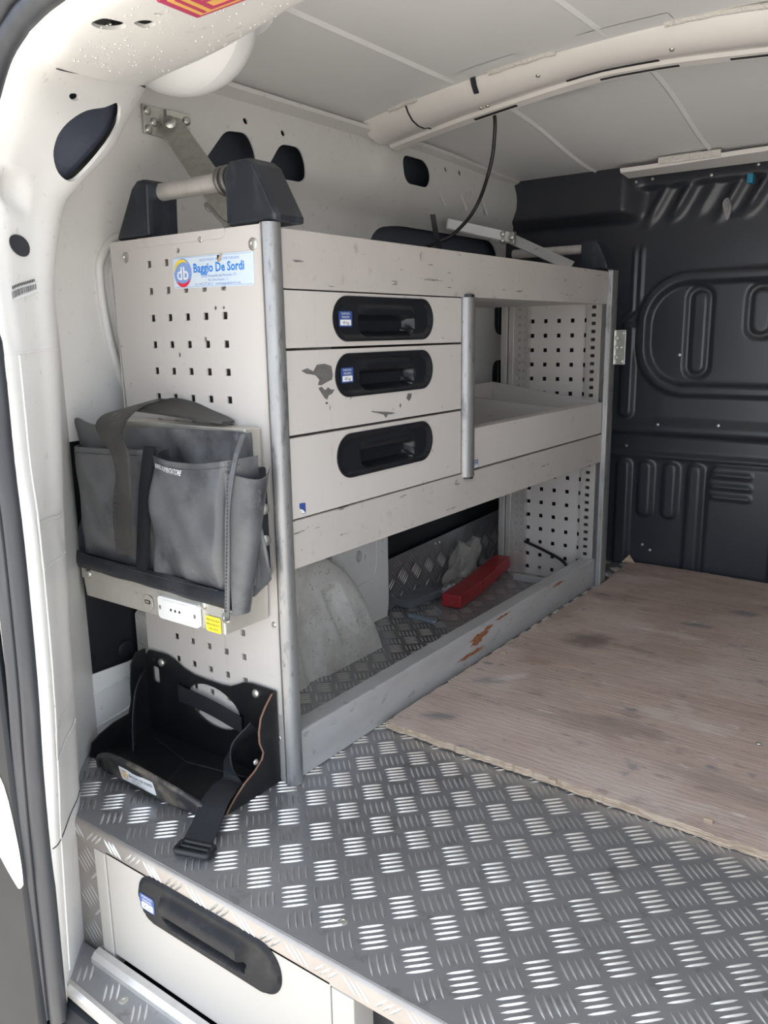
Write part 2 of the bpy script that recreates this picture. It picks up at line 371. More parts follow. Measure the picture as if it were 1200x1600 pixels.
def tread_points(u0, u1, v0, v1, ub, vb, cell, keep=None, swap=False):
    """quintet pattern at 45 degrees: two groups of five per cell"""
    out = []; sp = cell * .142; r2 = math.sqrt(.5)
    for i in range(int((u0 - ub) / cell) - 2, int((u1 - ub) / cell) + 3):
        for j in range(int((v0 - vb) / cell) - 2, int((v1 - vb) / cell) + 3):
            for g in (0, 1):
                cu = ub + i * cell + g * cell / 2; cv = vb + j * cell + g * cell / 2
                dv = (-PI / 4) if g == 0 else (PI / 4)
                for k in (-2, -1, 0, 1, 2):
                    du = k * sp * r2; dq = k * sp * r2 if g == 0 else -k * sp * r2
                    u, v = cu + du, cv + dq
                    hl = .0165 * cell / .061 * r2
                    if u - hl < u0 or u + hl > u1 or v - hl < v0 or v + hl > v1: continue
                    if keep and not keep(u, v): continue
                    out.append((u, v, dv))
    return out

# ================================================================== THE VAN BODY
# ---- raised floor of tread plate
fl = MB(); fl.box(-.43, 1.20, -.243, 1.50, ZF - .004, ZF)
floor = fl.build('floor', 'floor', label='raised load floor of worn five-bar aluminium tread plate', kind='structure')
tp = tread_points(-.42, 1.18, -.238, 1.48, .139, -.098, .061,
                  keep=lambda u, v: not (u > .05 and v > .27) and not (u < -.24 and .1 < v < .5))
tread(tp, PZ(ZF), 'tread_bars', 'bar', floor)
for (x, y) in ((-.027, -.111), (.247, -.19), (.62, -.15)):
    put('floor_screw', FLAT, (x, y, ZF), (0, 0, 1), floor)

# nosing: plate folded down over the rear edge
nb = MB()
ring = lambda x: [(x, -.243, ZF - .001), (x, -.2465, ZF - .0022), (x, -.2485, ZF - .006), (x, -.2485, -.042), (x, -.2450, -.042), (x, -.2440, ZF - .006), (x, -.2300, ZF - .0045), (x, -.2300, ZF - .001)]
nb.extr(None, [ring(-.225), ring(1.0)])
nose = nb.build('trim_1', 'nose', smooth=50, label='bright folded tread plate nosing along the rear floor edge', kind='structure')
np_ = []
for k in range(28):
    for i_ in (-1, 0, 1):
        np_.append((-.205 + .0431 * k + i_ * .0095 + random.uniform(-.0006, .0006), -.0275, (PI / 4 if k % 2 else -PI / 4)))
tread(np_, PY(-.2487), 'tread_bars', 'bar', nose, ln=.027, h=.0014)
# ---- platform below the floor: dark box, side cheek, frame stile, ledge
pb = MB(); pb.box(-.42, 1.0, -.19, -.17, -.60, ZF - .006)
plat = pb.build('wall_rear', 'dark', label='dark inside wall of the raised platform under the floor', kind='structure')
ck = MB(); ck.box(-.222, -.166, -.2455, -.19, -.232, ZF - .006)
cheek = ck.build('trim_2', 'nose', label='upright tread plate strip left of the under-floor drawer', kind='structure')
tread([(u, v, a) for (u, v, a) in tread_points(-.221, -.158, -.228, -.03, -.192, -.075, .061)], PY(-.2457), 'tread_bars', 'bar', cheek, h=.0008)
stl = MB()
stl.box(-.164, -.139, -.2500, -.20, -.232, -.043)
stl.box(.277, .309, -.2494, -.20, -.30, -.043)
stl.build('trim_3', 'drawer_cream', bevel=.0015, label='pale satin frame around the under-floor drawer', kind='structure')
# step below
st = MB()
st.prism([(-.218, -.249), (-.218, -.292), (-.205, -.306), (.45, -.324), (.45, -.249)], PZ(-.224), -.004, 0)
step = st.build('trim_4', 'floor', label='narrow tread plate step below the drawer', kind='structure')
tread(tread_points(-.212, .44, -.308, -.262, -.16, -.285, .061), PZ(-.224), 'tread_bars', 'bar', step)
put('step_screw', FLAT, (-.073, -.284, -.224), (0, 0, 1), step)
eb = MB()
eb.extr(None, [[(x, y - .008, -.236), (x, y - .010, -.222), (x, y - .004, -.217), (x, y + .003, -.219), (x, y + .004, -.236)] for x, y in ((-.216, -.308), (.45, -.330))])
eb.extr(None, [[(x, -.268, -.224), (x, -.268, -.216), (x, -.262, -.209), (x, -.253, -.207), (x, -.253, -.224)] for x in (-.170, .45)])
eb.build('trim_5', 'alu_clean', smooth=30, label='aluminium edge strips framing the narrow step', kind='structure')
bp = MB(); bp.box(-.5, 1.0, -.33, -.20, -.60, -.238); bp.build('bumper', 'dark_trim', bevel=.02, label='dark plastic bumper below the step', kind='structure')
# black compartment right of the drawer frame, gloom painted as a black sheet behind its tread bars
cb = MB(); cb.box(.309, .9, -.215, -.20, -.40, -.036); cmp_ = cb.build('trim_6', 'lining', label='tread lined compartment right of the drawer, its gloom painted black', kind='structure')
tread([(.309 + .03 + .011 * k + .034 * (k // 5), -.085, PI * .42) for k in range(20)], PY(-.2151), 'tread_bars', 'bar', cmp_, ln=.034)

# ---- pillar and header lofts
PST = [((-.145,-.33,-.26),(-.165,-.31,-.26),(-.25,-.22,-.26)), ((-.136,-.33,.0),(-.145,-.31,.0),(-.235,-.22,.0)),
 ((-.128,-.33,.14),(-.132,-.31,.122),(-.225,-.22,.12)), ((-.118,-.33,.255),(-.121,-.31,.24),(-.216,-.22,.25)),
 ((-.112,-.33,.43),(-.114,-.31,.434),(-.203,-.22,.42)), ((-.114,-.33,.53),(-.119,-.31,.528),(-.188,-.22,.545)),
 ((-.111,-.33,.65),(-.117,-.31,.651),(-.178,-.22,.655)), ((-.118,-.33,.75),(-.122,-.31,.755),(-.172,-.22,.74)),
 ((-.112,-.33,.826),(-.111,-.31,.829),(-.162,-.205,.825)), ((-.087,-.33,.881),(-.091,-.31,.875),(-.155,-.185,.857)),
 ((-.056,-.33,.922),(-.060,-.31,.908),(-.142,-.14,.907)), ((-.034,-.33,.942),(-.028,-.31,.933),(-.158,-.095,.957)),
 ((.002,-.33,.960),(-.002,-.31,.938),(-.153,-.07,.995))]
HST = [((.002,-.33,.960),(-.002,-.31,.938),(-.153,-.07,.995)), ((.036,-.33,.969),(.028,-.31,.945),(-.095,-.07,1.001)),
 ((.068,-.33,.974),(.050,-.31,.956),(-.022,-.07,1.007)), ((.110,-.33,.980),(.085,-.31,.964),(.055,-.07,1.019)),
 ((.160,-.33,.985),(.150,-.31,.970),(.135,-.07,1.032)), ((.30,-.33,.99),(.30,-.31,.975),(.30,-.07,1.04)),
 ((.60,-.33,.99),(.60,-.31,.975),(.60,-.07,1.045)), ((1.25,-.33,.98),(1.25,-.31,.965),(1.25,-.07,1.03))]
def prow(A, B, C):
    A, B, C = map(np.array, (A, B, C))
    return np.array([A, B, (B + C) / 2, C, C + np.array([-.075, .05, .01]), np.array([-.405, C[1] + .15, C[2] + .02])])
def hrow(A, B, C):
    A, B, C = map(np.array, (A, B, C)); d = np.array([0, 0, -.004])
    return np.array([A, B, B * .67 + C * .33 + d, B * .33 + C * .67 + d, C, C + np.array([0, .012, .03]), C + np.array([0, .02, .14])])
def cr(P, s):
    n = len(P); i = int(min(max(math.floor(s), 0), n - 2)); f = s - i
    p1, p2 = P[i], P[i + 1]; p0 = P[i - 1] if i > 0 else 2 * p1 - p2; p3 = P[i + 2] if i + 2 < n else 2 * p2 - p1
    return .5 * ((2 * p1) + (p2 - p0) * f + (2 * p0 - 5 * p1 + 4 * p2 - p3) * f * f + (3 * p1 - p0 - 3 * p2 + p3) * f ** 3)
def loft_map(rows, sign, bumps=()):
    def g(s, t):
        a = max(0, int(s) - 2)
        return cr([cr(r, t) for r in rows[a:a + 6]], s - a)
    def mp(u, v, w):
        p = g(u, v); e = .02
        n = np.cross(g(min(u + e, len(rows) - 1), v) - g(max(u - e, 0), v), g(u, min(v + e, len(rows[0]) - 1)) - g(u, max(v - e, 0)))
        n = sign * n / (np.linalg.norm(n) + 1e-12)
        for fn in bumps: w = w + fn(u, v)
        return tuple(p + n * w)
    return mp
def sst(a, b, x):
    t = min(max((x - a) / (b - a), 0), 1); return t * t * (3 - 2 * t)
PROWS = [prow(*r) for r in PST]; HROWS = [hrow(*r) for r in HST]
def step_recess(u, v):           # pressed steps on the pillar face
    d = 0
    d -= .006 * sst(4.02, 4.10, u) * (1 - sst(4.42, 4.55, u)) * sst(1.15, 1.35, v) * (1 - sst(2.7, 3.0, v)) * 0 
    d -= .005 * sst(3.75, 3.82, u) * (1 - sst(4.08, 4.15, u)) * sst(1.1, 1.25, v) * (1 - sst(3.0, 3.2, v))
    d -= .005 * sst(2.05, 2.12, u) * (1 - sst(2.40, 2.47, u)) * sst(1.1, 1.25, v) * (1 - sst(3.0, 3.2, v))
    d -= .010 * sst(7.75, 7.95, u) * (1 - sst(8.3, 8.5, u)) * sst(1.0, 1.2, v) * (1 - sst(1.6, 1.85, v))
    d -= .0025 * sst(6.0, 6.04, u) * (1 - sst(1.0, 1.1, v))
    return d
PMAP = loft_map(PROWS, -1, (step_recess,)); HMAP = loft_map(HROWS, -1)
_t = np.cross(np.array(PMAP(5, 1.5, 0)) - np.array(PMAP(4.9, 1.5, 0)), np.array(PMAP(5, 1.6, 0)) - np.array(PMAP(5, 1.5, 0)))
def densify(poly, d=.25):
    out = []
    for (a, b), (c, e) in zip(poly, poly[1:] + poly[:1]):
        n = max(1, int(max(abs(c - a), abs(e - b)) / d))
        out += [(a + (c - a) * k / n, b + (e - b) * k / n) for k in range(n)]
    return out
tear = smooth_closed([(8.966, 2.70), (9.02, 2.371), (9.303, 2.067), (9.584, 1.93), (9.865, 1.89), (10.202, 1.95), (10.596, 2.135), (10.876, 2.404), (11.157, 2.607), (10.708, 2.83), (10.371, 2.87), (9.865, 2.88), (9.472, 2.91), (9.135, 2.876)], 3)
oval_small = ell(10.82, 1.81, .11, .095, 12)
slot_h = rrect(3.83, 3.96, 1.16, 1.27, .05, 3)
pil = sheet_obj('trim_7', densify([(0, 0), (12, 0), (12, 5), (0, 5)]), [tear, oval_small, slot_h], PMAP, .004, 'paint', step=(.16, .16), smooth=60,
                label='white painted rear corner pillar with barcode label', kind='structure')
hh1 = smooth_closed([(2.56, 1.12), (2.75, 1.11), (2.95, 1.22), (2.88, 1.56), (2.62, 1.60), (2.48, 1.36)], 4)
hh2 = smooth_closed([(2.93, 1.65), (3.09, 1.74), (3.0, 1.97), (2.77, 1.92)], 4)
hh3 = ell(3.38, 1.80, .035, .09, 10)
hdr = sheet_obj('trim_8', densify([(0, 0), (7, 0), (7, 6), (0, 6)]), [hh1, hh2, hh3], HMAP, .004, 'paint', step=(.16, .16), smooth=60,
                label='white rear roof header with oval holes and warning sticker', kind='structure')
# covers seen behind the holes
def cover(name, poly, mp, off, mat, parent):
    v, f = sheet(poly, [], lambda u, v, w: mp(u, v, w - off), .001, (.2, .2)); return link(name, new_mesh(name, v, f, mat), parent)
cover('hole_backing', [(8.7, 1.7), (11.4, 1.7), (11.4, 3.0), (8.7, 3.0)], PMAP, .012, 'navy', pil)
# round rubber plug
cover('rubber_plug', ell(7.29, 1.61, .135, .36, 20), PMAP, -.0015, 'plastic', pil)
# barcode label
bl = MB()
v, f = sheet(roundpoly([(6.66, 1.1), (6.93, 2.33), (6.80, 2.42), (6.56, 1.1)], .05), [], lambda u, v, w: PMAP(u, v, w + .0006), .0004, (.05, .1)); bl.add(v, f, 0)
t_ = 1.15
while t_ < 2.2:
    wd = random.choice((.012, .018, .028)); s0 = 6.575 + (t_ - 1.1) * .205
    bl.add([PMAP(s0, t_, .0009), PMAP(s0 + .075, t_, .0009), PMAP(s0 + .075, t_ + wd, .0009), PMAP(s0, t_ + wd, .0009)], [(0, 1, 2, 3)], 1); t_ += wd + random.choice((.012, .02, .03))
for k in range(14):
    t_ = 1.2 + k * .07; s0 = 6.675 + (t_ - 1.1) * .215
    bl.add([PMAP(s0, t_, .0009), PMAP(s0 + .035, t_, .0009), PMAP(s0 + .035, t_ + .045, .0009), PMAP(s0, t_ + .045, .0009)], [(0, 1, 2, 3)], 1)
bl.build('barcode_label', ['paper', 'ink'], pil, label='worn white barcode label')
# panel joint between pillar and header
MB().tube([PMAP(11.96, t, .0006) for t in np.linspace(1.2, 3.05, 30)], .0014, 6).build('panel_joint', 'ink', pil)
for (pts, r_) in (([(s, 1.12) for s in np.linspace(0.2, 6.0, 40)], .0016), ([(6.02, t) for t in np.linspace(.5, 3.0, 16)], .0016), ([(4.12, t) for t in np.linspace(1.15, 3.0, 12)], .0018), ([(3.76, t) for t in np.linspace(1.15, 3.0, 12)], .0018), ([(2.44, t) for t in np.linspace(1.15, 3.0, 12)], .0018), ([(2.06, t) for t in np.linspace(1.15, 3.0, 12)], .0018)):
    MB().tube([PMAP(s, t, -.0002) for s, t in pts], r_, 6).build('pressed_crease', 'paint', pil, smooth=60)
MB().tube([PMAP(1.05, t, .0002) for t in np.linspace(.3, 3.0, 14)], .0009, 5).build('paint_crack', 'ink', pil)
# warning sticker on the header underside: yellow with a red border
_c = Vector((.0968, -.1988, .9893)); _e1 = Vector((.0349, -.0798, -.0152)).normalized(); _e2 = Vector((.0496, .0296, .0131)); _e2 = (_e2 - _e1 * _e2.dot(_e1)).normalized(); _n = _e1.cross(_e2)
if _n.z > 0: _n = -_n
def sm(u, v, w): return tuple(_c + _e2 * u - _e1 * v + _n * (.0012 + w))
sk = MB()
sk.prism([(0, 0), (.16, 0), (.16, -.09), (0, -.09)], sm, -.006, .0008, 0)
sk.prism([(.007, -.007), (.153, -.007), (.153, -.083), (.007, -.083)], sm, .0008, .0014, 1)
for k, (a, b) in enumerate(((.012, .016), (.022, .050), (.056, .084), (.090, .118), (.124, .148))):
    if k == 0: sk.prism([(a, -.012), (b, -.012), (b, -.078), (a, -.078)], sm, .0014, .0018, 0); continue
    sk.prism([(a, -.014), (a + .006, -.014), (a + .006, -.076), (a, -.076)], sm, .0014, .0018, 0)
    for q in ((-.014, -.022), (-.041, -.049), (-.068, -.076)): sk.prism([(a + .006, q[0]), (b, q[0]), (b, q[1]), (a + .006, q[1])], sm, .0014, .0018, 0)
sk.build('warning_sticker', ['sticker_red', 'sticker_yellow'], hdr, label='yellow sticker with red border and letters')

dr_ = MB()
for k in range(220):
    s0 = random.uniform(.6, 4.6); t0 = random.uniform(1.3, 3.9); r0 = random.uniform(.0006, .0017)
    dr_.lathe([(r0, 0), (r0 * .85, r0 * .4), (r0 * .4, r0 * .65)], HMAP(s0, t0, .0001), Vector(HMAP(s0, t0, .01)) - Vector(HMAP(s0, t0, 0)), 7)
dr_.build('water_droplets', 'droplet', hdr, smooth=60, kind='stuff')
# gusset between header and roof rail
gs = MB()
gs.grid(20, 14, lambda a, b: (lambda th, ph: (-.17 + .115 * math.cos(th) * math.cos(ph), .02 + .085 * math.sin(th) * math.cos(ph) , 1.105 - .10 * math.sin(ph) ** .8))(a * 2 * PI, b * PI / 2))
gs.grid(24, 3, lambda a, b: (-.17 + (.115 + .022 * b) * math.cos(a * 2 * PI), .02 + (.085 + .025 * b) * math.sin(a * 2 * PI), 1.105 - .006 * b))
gs.build('trim_9', 'roof', smooth=50, label='domed white gusset between rear header and roof rail', kind='structure')

# ---- rubber weather seal along the opening
def seal_path(dx, dy, dz):
    p = []
    for s in np.linspace(0, 12, 49):
        q = np.array(PMAP(s, 0, 0)); k = sst(8, 12, s)
        p.append((q[0] - dx * (1 - .75 * k), q[1] - dy, q[2] + dz * k))
    for s in np.linspace(.3, 7, 24):
        q = np.array(HMAP(s, 0, 0)); p.append((q[0] - dx * .25, q[1] - dy, q[2] + dz))
    return p
sl = MB(); sl.tube(seal_path(.011, .004, .011), .0125, 10); sl.tube(seal_path(.030, .012, .030), .0105, 10); sl.tube(seal_path(.022, -.004, .022), .014, 8)
sl.build('weather_seal', 'rubber', smooth=60, label='grey black rubber door seal running up the rear opening', cat='door seal')
# exterior corner and door edge seen left of the seal
ex = MB()
P0 = [np.array(p) for p in seal_path(.040, .0, .040)]
ex.add([tuple(p) for p in P0] + [(-.55 if i < 49 else p[0], -.20 if i < 49 else -.25, p[2] if i < 40 else 1.22) for i, p in enumerate(P0)], [(i, i + 1, len(P0) + i + 1, len(P0) + i) for i in range(len(P0) - 1)])
ex.build('wall_outer', 'exterior', smooth=50, label='white outer skin of the rear corner', kind='structure')
db = MB()
db.prism([(-.24, -.62), (-.168, -.62), (-.160, .22), (-.158, .60), (-.30, .66), (-.5, .6), (-.5, -.62)], PY(-.345), 0, .012, 0)
door = db.build('door_1', 'dark_trim', bevel=.004, label='dark trimmed rear door standing open at the left', kind='structure')
MB().prism(smooth_closed([(-.28, .14), (-.190, .12), (-.163, .04), (-.160, -.035), (-.180, -.03), (-.225, .01), (-.29, .05)], 4), PY(-.357), 0, .006).build('painted_patch', 'exterior', door, bevel=.002)
hb = MB(); hb.box(-.26, -.185, -.366, -.357, .245, .262); hb.box(-.26, -.190, -.366, -.357, .325, .335); hb.tube([(-.2, -.366, .26), (-.2, -.366, .33)], .008, 10); hb.build('door_latch', 'zinc', door, bevel=.001)

# ---- left side wall
def wallx(y, z):
    x = -.402
    x += .022 * sst(.955, .985, z) * (1 - .6 * sst(1.04, 1.11, z))          # cant rail stands proud
    x -= .028 * (1 - sst(.93, .965, z)) * sst(.55, .80, y) * sst(.75, .80, z)
    x -= .012 * sst(.06, .20, y) * (1 - sst(.50, .70, y)) * sst(.80, .90, z) * (1 - sst(.92, .97, z))
    x += .010 * sst(.74, .76, y) * (1 - sst(1.5, 1.6, y)) * sst(1.0, 1.02, z)
    return x
WMAP = lambda u, v, w: (wallx(u, v) + w, u, v)
wh = [roundpoly([(.232, .972), (.290, 1.035), (.345, 1.040), (.364, 1.010), (.366, .968)], .016, 4),
      roundpoly([(.385, .972), (.436, 1.036), (.492, 1.038), (.508, 1.008), (.506, .974)], .016, 4),
      rrect(.845, .960, 1.016, 1.080, .028, 5), ell(.345, 1.061, .006, .006, 10), ell(.446, 1.057, .006, .006, 10), ell(1.04, 1.072, .006, .007, 10), ell(1.109, 1.073, .006, .007, 10),
      ell(.15, 1.075, .006, .006, 10),
      roundpoly([(-.110, .505), (.06, .505), (.06, .135), (.022, .097), (-.086, .100), (-.102, .125)], .02, 4),
      rrect(1.355, 1.46, .66, .76, .03, 4), rrect(1.345, 1.45, .50, .585, .03, 4),
      roundpoly([(.76, .82), (.80, .915), (.90, .93), (1.40, .93), (1.44, .82)], .05, 5)]
wl = sheet_obj('wall_left', densify([(-.16, -.03), (1.50, -.03), (1.50, 1.135), (-.16, 1.135)], .03), wh, WMAP, .003, 'paint', step=.022, smooth=50,
               label='white painted inner side wall of the van', kind='structure')
# covers behind the openings
MB().box(-.420, -.416, -.14, .09, .08, .53).build('blank_cover', 'lining', wl, bevel=.001)
for (y, z) in ((.008, .117), (-.071, .118)): MB().lathe([(.016, 0), (.016, .002), (.012, .004), (.006, .005)], (-.416, y, z), (1, 0, 0), 16).build('cover_button', 'lining', wl, smooth=40)
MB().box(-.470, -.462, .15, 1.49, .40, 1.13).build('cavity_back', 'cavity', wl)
# pressed swages in the wall
sw = MB(); sw.tube(smooth_path([(-.400, .075, .835), (-.400, .044, .828), (-.400, .020, .802), (-.400, .010, .77), (-.400, .015, .698), (-.400, .027, .635), (-.400, .050, .570)], 5), .0075, 10)
sw.tube(smooth_path([(-.400, .090, .825), (-.400, .060, .815), (-.400, .040, .79), (-.400, .033, .76), (-.400, .038, .69), (-.400, .055, .60)], 5), .006, 8)
sw.build('pressed_swage', 'paint', wl, smooth=60)
sw2 = MB()
rp = roundpoly([(-.10, .062), (-.004, .072), (.012, .055), (.0, .012), (-.085, .0)], .014, 4)
sw2.tube([(-.401, u, v) for u, v in rp], .0022, 6, closed=True); sw2.build('pressed_outline', 'paint', wl, smooth=60)
for y in (1.00, 1.11, 1.22): MB().tube([(-.372, y, 1.02), (-.372, y + .03, .985)], .004, 6).build('pressed_rib', 'paint', wl, smooth=60)
# lower inner panel beside the wheel arch, front edge turned
lp = sheet_obj('inner_panel', [(.50, ZF), (.705, ZF), (.712, .02), (.712, .34), (.50, .34)], [ell(.598, .165, .012, .014, 14), ell(.622, .160, .005, .007, 10), ell(.69, .185, .005, .005, 8)], PX(-.335), .07, 'paint', wl, bevel=.002)
MB().tube([(-.3345, u, v) for u, v in roundpoly([(.54, .09), (.655, .10), (.665, .14), (.665, .33), (.54, .33)], .02, 4)], .002, 6, closed=True).build('pressed_outline', 'paint', wl, smooth=60)
# black lining and tread kick plate in the bay
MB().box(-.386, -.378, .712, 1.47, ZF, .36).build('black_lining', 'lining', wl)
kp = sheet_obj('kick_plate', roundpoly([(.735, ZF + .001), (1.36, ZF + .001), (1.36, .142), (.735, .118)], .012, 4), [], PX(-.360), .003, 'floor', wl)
tread(tread_points(.74, 1.36, 0, .115, .78, .03, .061), PX(-.360), 'tread_bars', 'bar_dull', wl, h=.0014)
for y in (.965, .985): put('plate_screw', SMALL, (-.360, y, .112), (1, 0, 0), wl)

# ---- wheel arch
def arch_pt(a, b):                 # a along the arch 0..1 (rear to front), b from wall (0) to inner face (1) to floor
    th = PI * a; yc, r = .245, .285
    y = yc - r * math.cos(th); z = ZF + .262 * math.sin(th) ** .72
    return y, z
def arch_fn(a, b):
    y, z = arch_pt(a, b)
    if b < .5: k = b / .5; x = -.41 + k * .135; s_ = 1.0
    else: k = (b - .5) / .5; x = -.275 + .050 * math.sin(k * PI / 2) ; s_ = 1 - k ** 1.5
    zz = ZF + (z - ZF) * s_; yy = .245 + (y - .245) * (1 + .02 * (b - .5))
    # pressed pockets
    for (py, pz, rw, rh, dep, tilt) in ((.405, .105, .030, .065, .022, .35), (.300, .055, .030, .09, .016, .25)):
        dy, dz = yy - py - tilt * (pz - zz), zz - pz; d = max(abs(dy) / rw, abs(dz) / rh); x -= dep * (1 - sst(.55, 1.0, d)) if b > .45 else 0
    return (x, max(yy, .03), zz)
wa = MB(); wa.grid(90, 60, lambda a, b: arch_fn(a, b))
wa.build('wheel_arch', 'arch', smooth=60, label='dirty white wheel arch behind the bottom bay of the shelving', kind='structure')

# ---- roof
def roofz(x, y):
    w_ = max(0, 1 - ((x - .25) / (.65 if x < .25 else 1.0)) ** 2)
    return 1.117 + .060 * w_ - .085 * sst(.88, 1.44, y) * (.30 + .70 * w_) - .012 * (1 - sst(-.1, .15, y))
rx = sorted(set([round(v, 4) for v in np.linspace(-.40, 1.25, 34)] + [c + d for c in (-.135, .180, .50) for d in (-.007, -.0045, 0, .0045, .007)]))
ry = list(np.linspace(-.10, 1.50, 41))
rv = []; 
for x in rx:
    for y in ry:
        h = 0
        for c in (-.135, .180, .50):
            h += .0045 * max(0, 1 - abs(x - c) / .007)
        rv.append((x, y, roofz(x, y) - h * (1 if abs(y - .76) > .09 else 0)))
nr = len(ry)
rf = [(i * nr + j, i * nr + j + 1, (i + 1) * nr + j + 1, (i + 1) * nr + j) for i in range(len(rx) - 1) for j in range(nr - 1)]
ceil = link('ceiling', new_mesh('ceiling', rv, rf, 'roof', None, 25), None, label='pale grey painted roof skin with pressed ridges', kind='structure')
for (x0, x1, y0, y1) in ((-.05, .06, .93, 1.0), (.14, .30, .64, .675), (-.10, .02, .64, .675)):
    MB().grid(6, 2, lambda a, b: (x0 + (x1 - x0) * a, y0 + (y1 - y0) * b, roofz(x0 + (x1 - x0) * a, y0) - .002)).build('roof_patch', 'roof', ceil)
# gutter flange along the wall
gf = MB()
gf.extr(None, [[(-.402, y, 1.094 - .018 * sst(.9, 1.44, y)), (-.372, y, 1.102 - .018 * sst(.9, 1.44, y)), (-.362, y, 1.106 - .018 * sst(.9, 1.44, y)), (-.362, y, 1.114 - .018 * sst(.9, 1.44, y)), (-.402, y, 1.120 - .018 * sst(.9, 1.44, y))] for y in np.linspace(.14, 1.48, 16)])
gf.build('trim_10', 'paint', smooth=30, label='thin painted flange where the side wall meets the roof', kind='structure')

# ---- roof crossbeam
_bx = [-.40, -.30, -.15, .085, .20, .30, .45, .80, 1.26]; _bz = [1.082, 1.098, 1.120, 1.1455, 1.1475, 1.143, 1.131, 1.105, 1.06]
_bp = smooth_path(list(zip(_bx, _bz)), 6)
def beamz(x): return float(np.interp(x, [p[0] for p in _bp], [p[1] for p in _bp]))
def bring(x):
    z = beamz(x)
    return [(x, .690, z + .060), (x, .696, z + .034), (x, .706, z + .020), (x, .722, z + .008), (x, .745, z + .001), (x, .768, z + .000), (x, .782, z + .004), (x, .794, z + .004), (x, .800, z - .002), (x, .822, z - .005), (x, .827, z + .001), (x, .80, z + .03), (x, .80, z + .06)]
bm_ = MB(); bm_.extr(None, [bring(x) for x in np.linspace(-.375, 1.25, 60)])
beam = bm_.build('trim_11', 'beam', smooth=35, label='cream painted crossbeam arching under the roof', kind='structure')
# dark slots, bright welds, bead of sealant
for (x0, x1, y, dz, hw, mat) in ((-.16, -.06, .812, -.0040, .004, 'dark'), (.06, .24, .788, .0035, .0032, 'dark'), (.12, .27, .812, -.0040, .003, 'dark'), (.36, .50, .812, -.0040, .003, 'dark')):
    b_ = MB(); b_.extr(None, [[(x, y - hw, beamz(x) + dz - .0012), (x, y + hw, beamz(x) + dz - .0012), (x, y + hw, beamz(x) + dz + .004), (x, y - hw, beamz(x) + dz + .004)] for x in np.linspace(x0, x1, 6)])
    b_.build('beam_slot', mat, beam)
for (x0, x1) in ((-.06, .08), (.28, .55), (-.30, -.23)):
    MB().tube([(x, .690, min(beamz(x) + .036, roofz(x, .69) - .002) + random.uniform(-.001, .001)) for x in np.linspace(x0, x1, 14)], .005, 7).build('sealant_bead', 'caulk', beam, smooth=60)
MB().extr(None, [[(x, q[1] - (.0012 if k < 5 else 0), q[2] - .0012) for k, q in enumerate(bring(x)[:8])] + [(x, .76, beamz(x) + .03)] for x in (-.262, -.259)]).build('beam_joint', 'ink', beam)
for (x, y, dz) in ((.03, .722, .008), (-.12, .768, .0), (-.105, .768, .0), (.28, .735, .004)): put('beam_pip', SMALL, (x, y, beamz(x) + dz - .001), (0, -.3, -1), beam)

# ---- black bulkhead
KB = 2.3034 / 2.2834
def bq(x, z): return (.7907 + (x - .7907) * KB, .6695 + (z - .6695) * KB)
def rr_sdf(X, Z, x0, x1, z0, z1, r):
    (x0, z0), (x1, z1) = bq(x0, z0), bq(x1, z1)
    qx = np.abs(X - (x0 + x1) / 2) - ((x1 - x0) / 2 - r); qz = np.abs(Z - (z0 + z1) / 2) - ((z1 - z0) / 2 - r)
    return np.hypot(np.maximum(qx, 0), np.maximum(qz, 0)) + np.minimum(np.maximum(qx, qz), 0) - r
def ss(a, b, x):
    t = np.clip((x - a) / (b - a), 0, 1); return t * t * (3 - 2 * t)
bx_ = np.arange(-.45, 1.26, .0048); bz_ = np.arange(-.03, 1.125, .0048)
X, Z = np.meshgrid(bx_, bz_, indexing='ij')
H = np.zeros_like(X)
d = rr_sdf(X, Z, -.005, .92, .492, .815, .135); H += .012 * (1 - ss(-.004, .006, d)) - .020 * (1 - ss(-.034, -.022, d))
for (a, b_, c_, e, r, hh) in ((.122, .190, .538, .778, .033, 1), (.272, .345, .640, .778, .034, 1), (.44, .51, .538, .778, .033, 1)):
    d = rr_sdf(X, Z, a, b_, c_, e, r); H -= .009 * (1 - ss(-.003, .004, d)) ; H += .009 * (1 - ss(-.018, -.011, d))
d = rr_sdf(X, Z, -.050, -.008, .425, .688, .018); H += .012 * (1 - ss(-.009, .004, d))
_z1 = .6695 + (.385 - .6695) * KB; _z2 = .6695 + (.318 - .6695) * KB
H += .010 * ss(_z1 - .006, _z1 + .004, Z) * (1 - ss(_z1 + .012, _z1 + .05, Z)) - .012 * (1 - ss(_z1 - .012, _z1 - .002, Z))
H += .010 * np.exp(-((Z - _z2) / .008) ** 2)
for c_ in (-.030, .035, .105, .172, .40, .47):
    d = rr_sdf(X, Z, c_ - .023, c_ + .023, -.06 if c_ != .035 and c_ != .105 else .14, .306, .021); H += .013 * (1 - ss(-.010, .003, d))
d = rr_sdf(X, Z, .205, .92, -.2, .306, .03); H += .010 * (1 - ss(-.008, .004, d))
for k, zc in enumerate((.281, .250, .221)):
    d = rr_sdf(X, Z, .214, .322, zc - .011, zc + .011, .008); H += .014 * (1 - ss(-.014, .002, d)) * ss(-.012, .012, -(Z - (.6695 + (zc - .6695) * KB)) + .004)
# column swage lines at the left
xs = np.where(Z > .72, -.030, -.030 - (.72 - Z) * 1.2)
for o_ in (0, .020): H += .006 * np.exp(-((X - xs - o_) / .0045) ** 2) * ss(.66, .68, Z) * (1 - ss(.87, .90, Z))
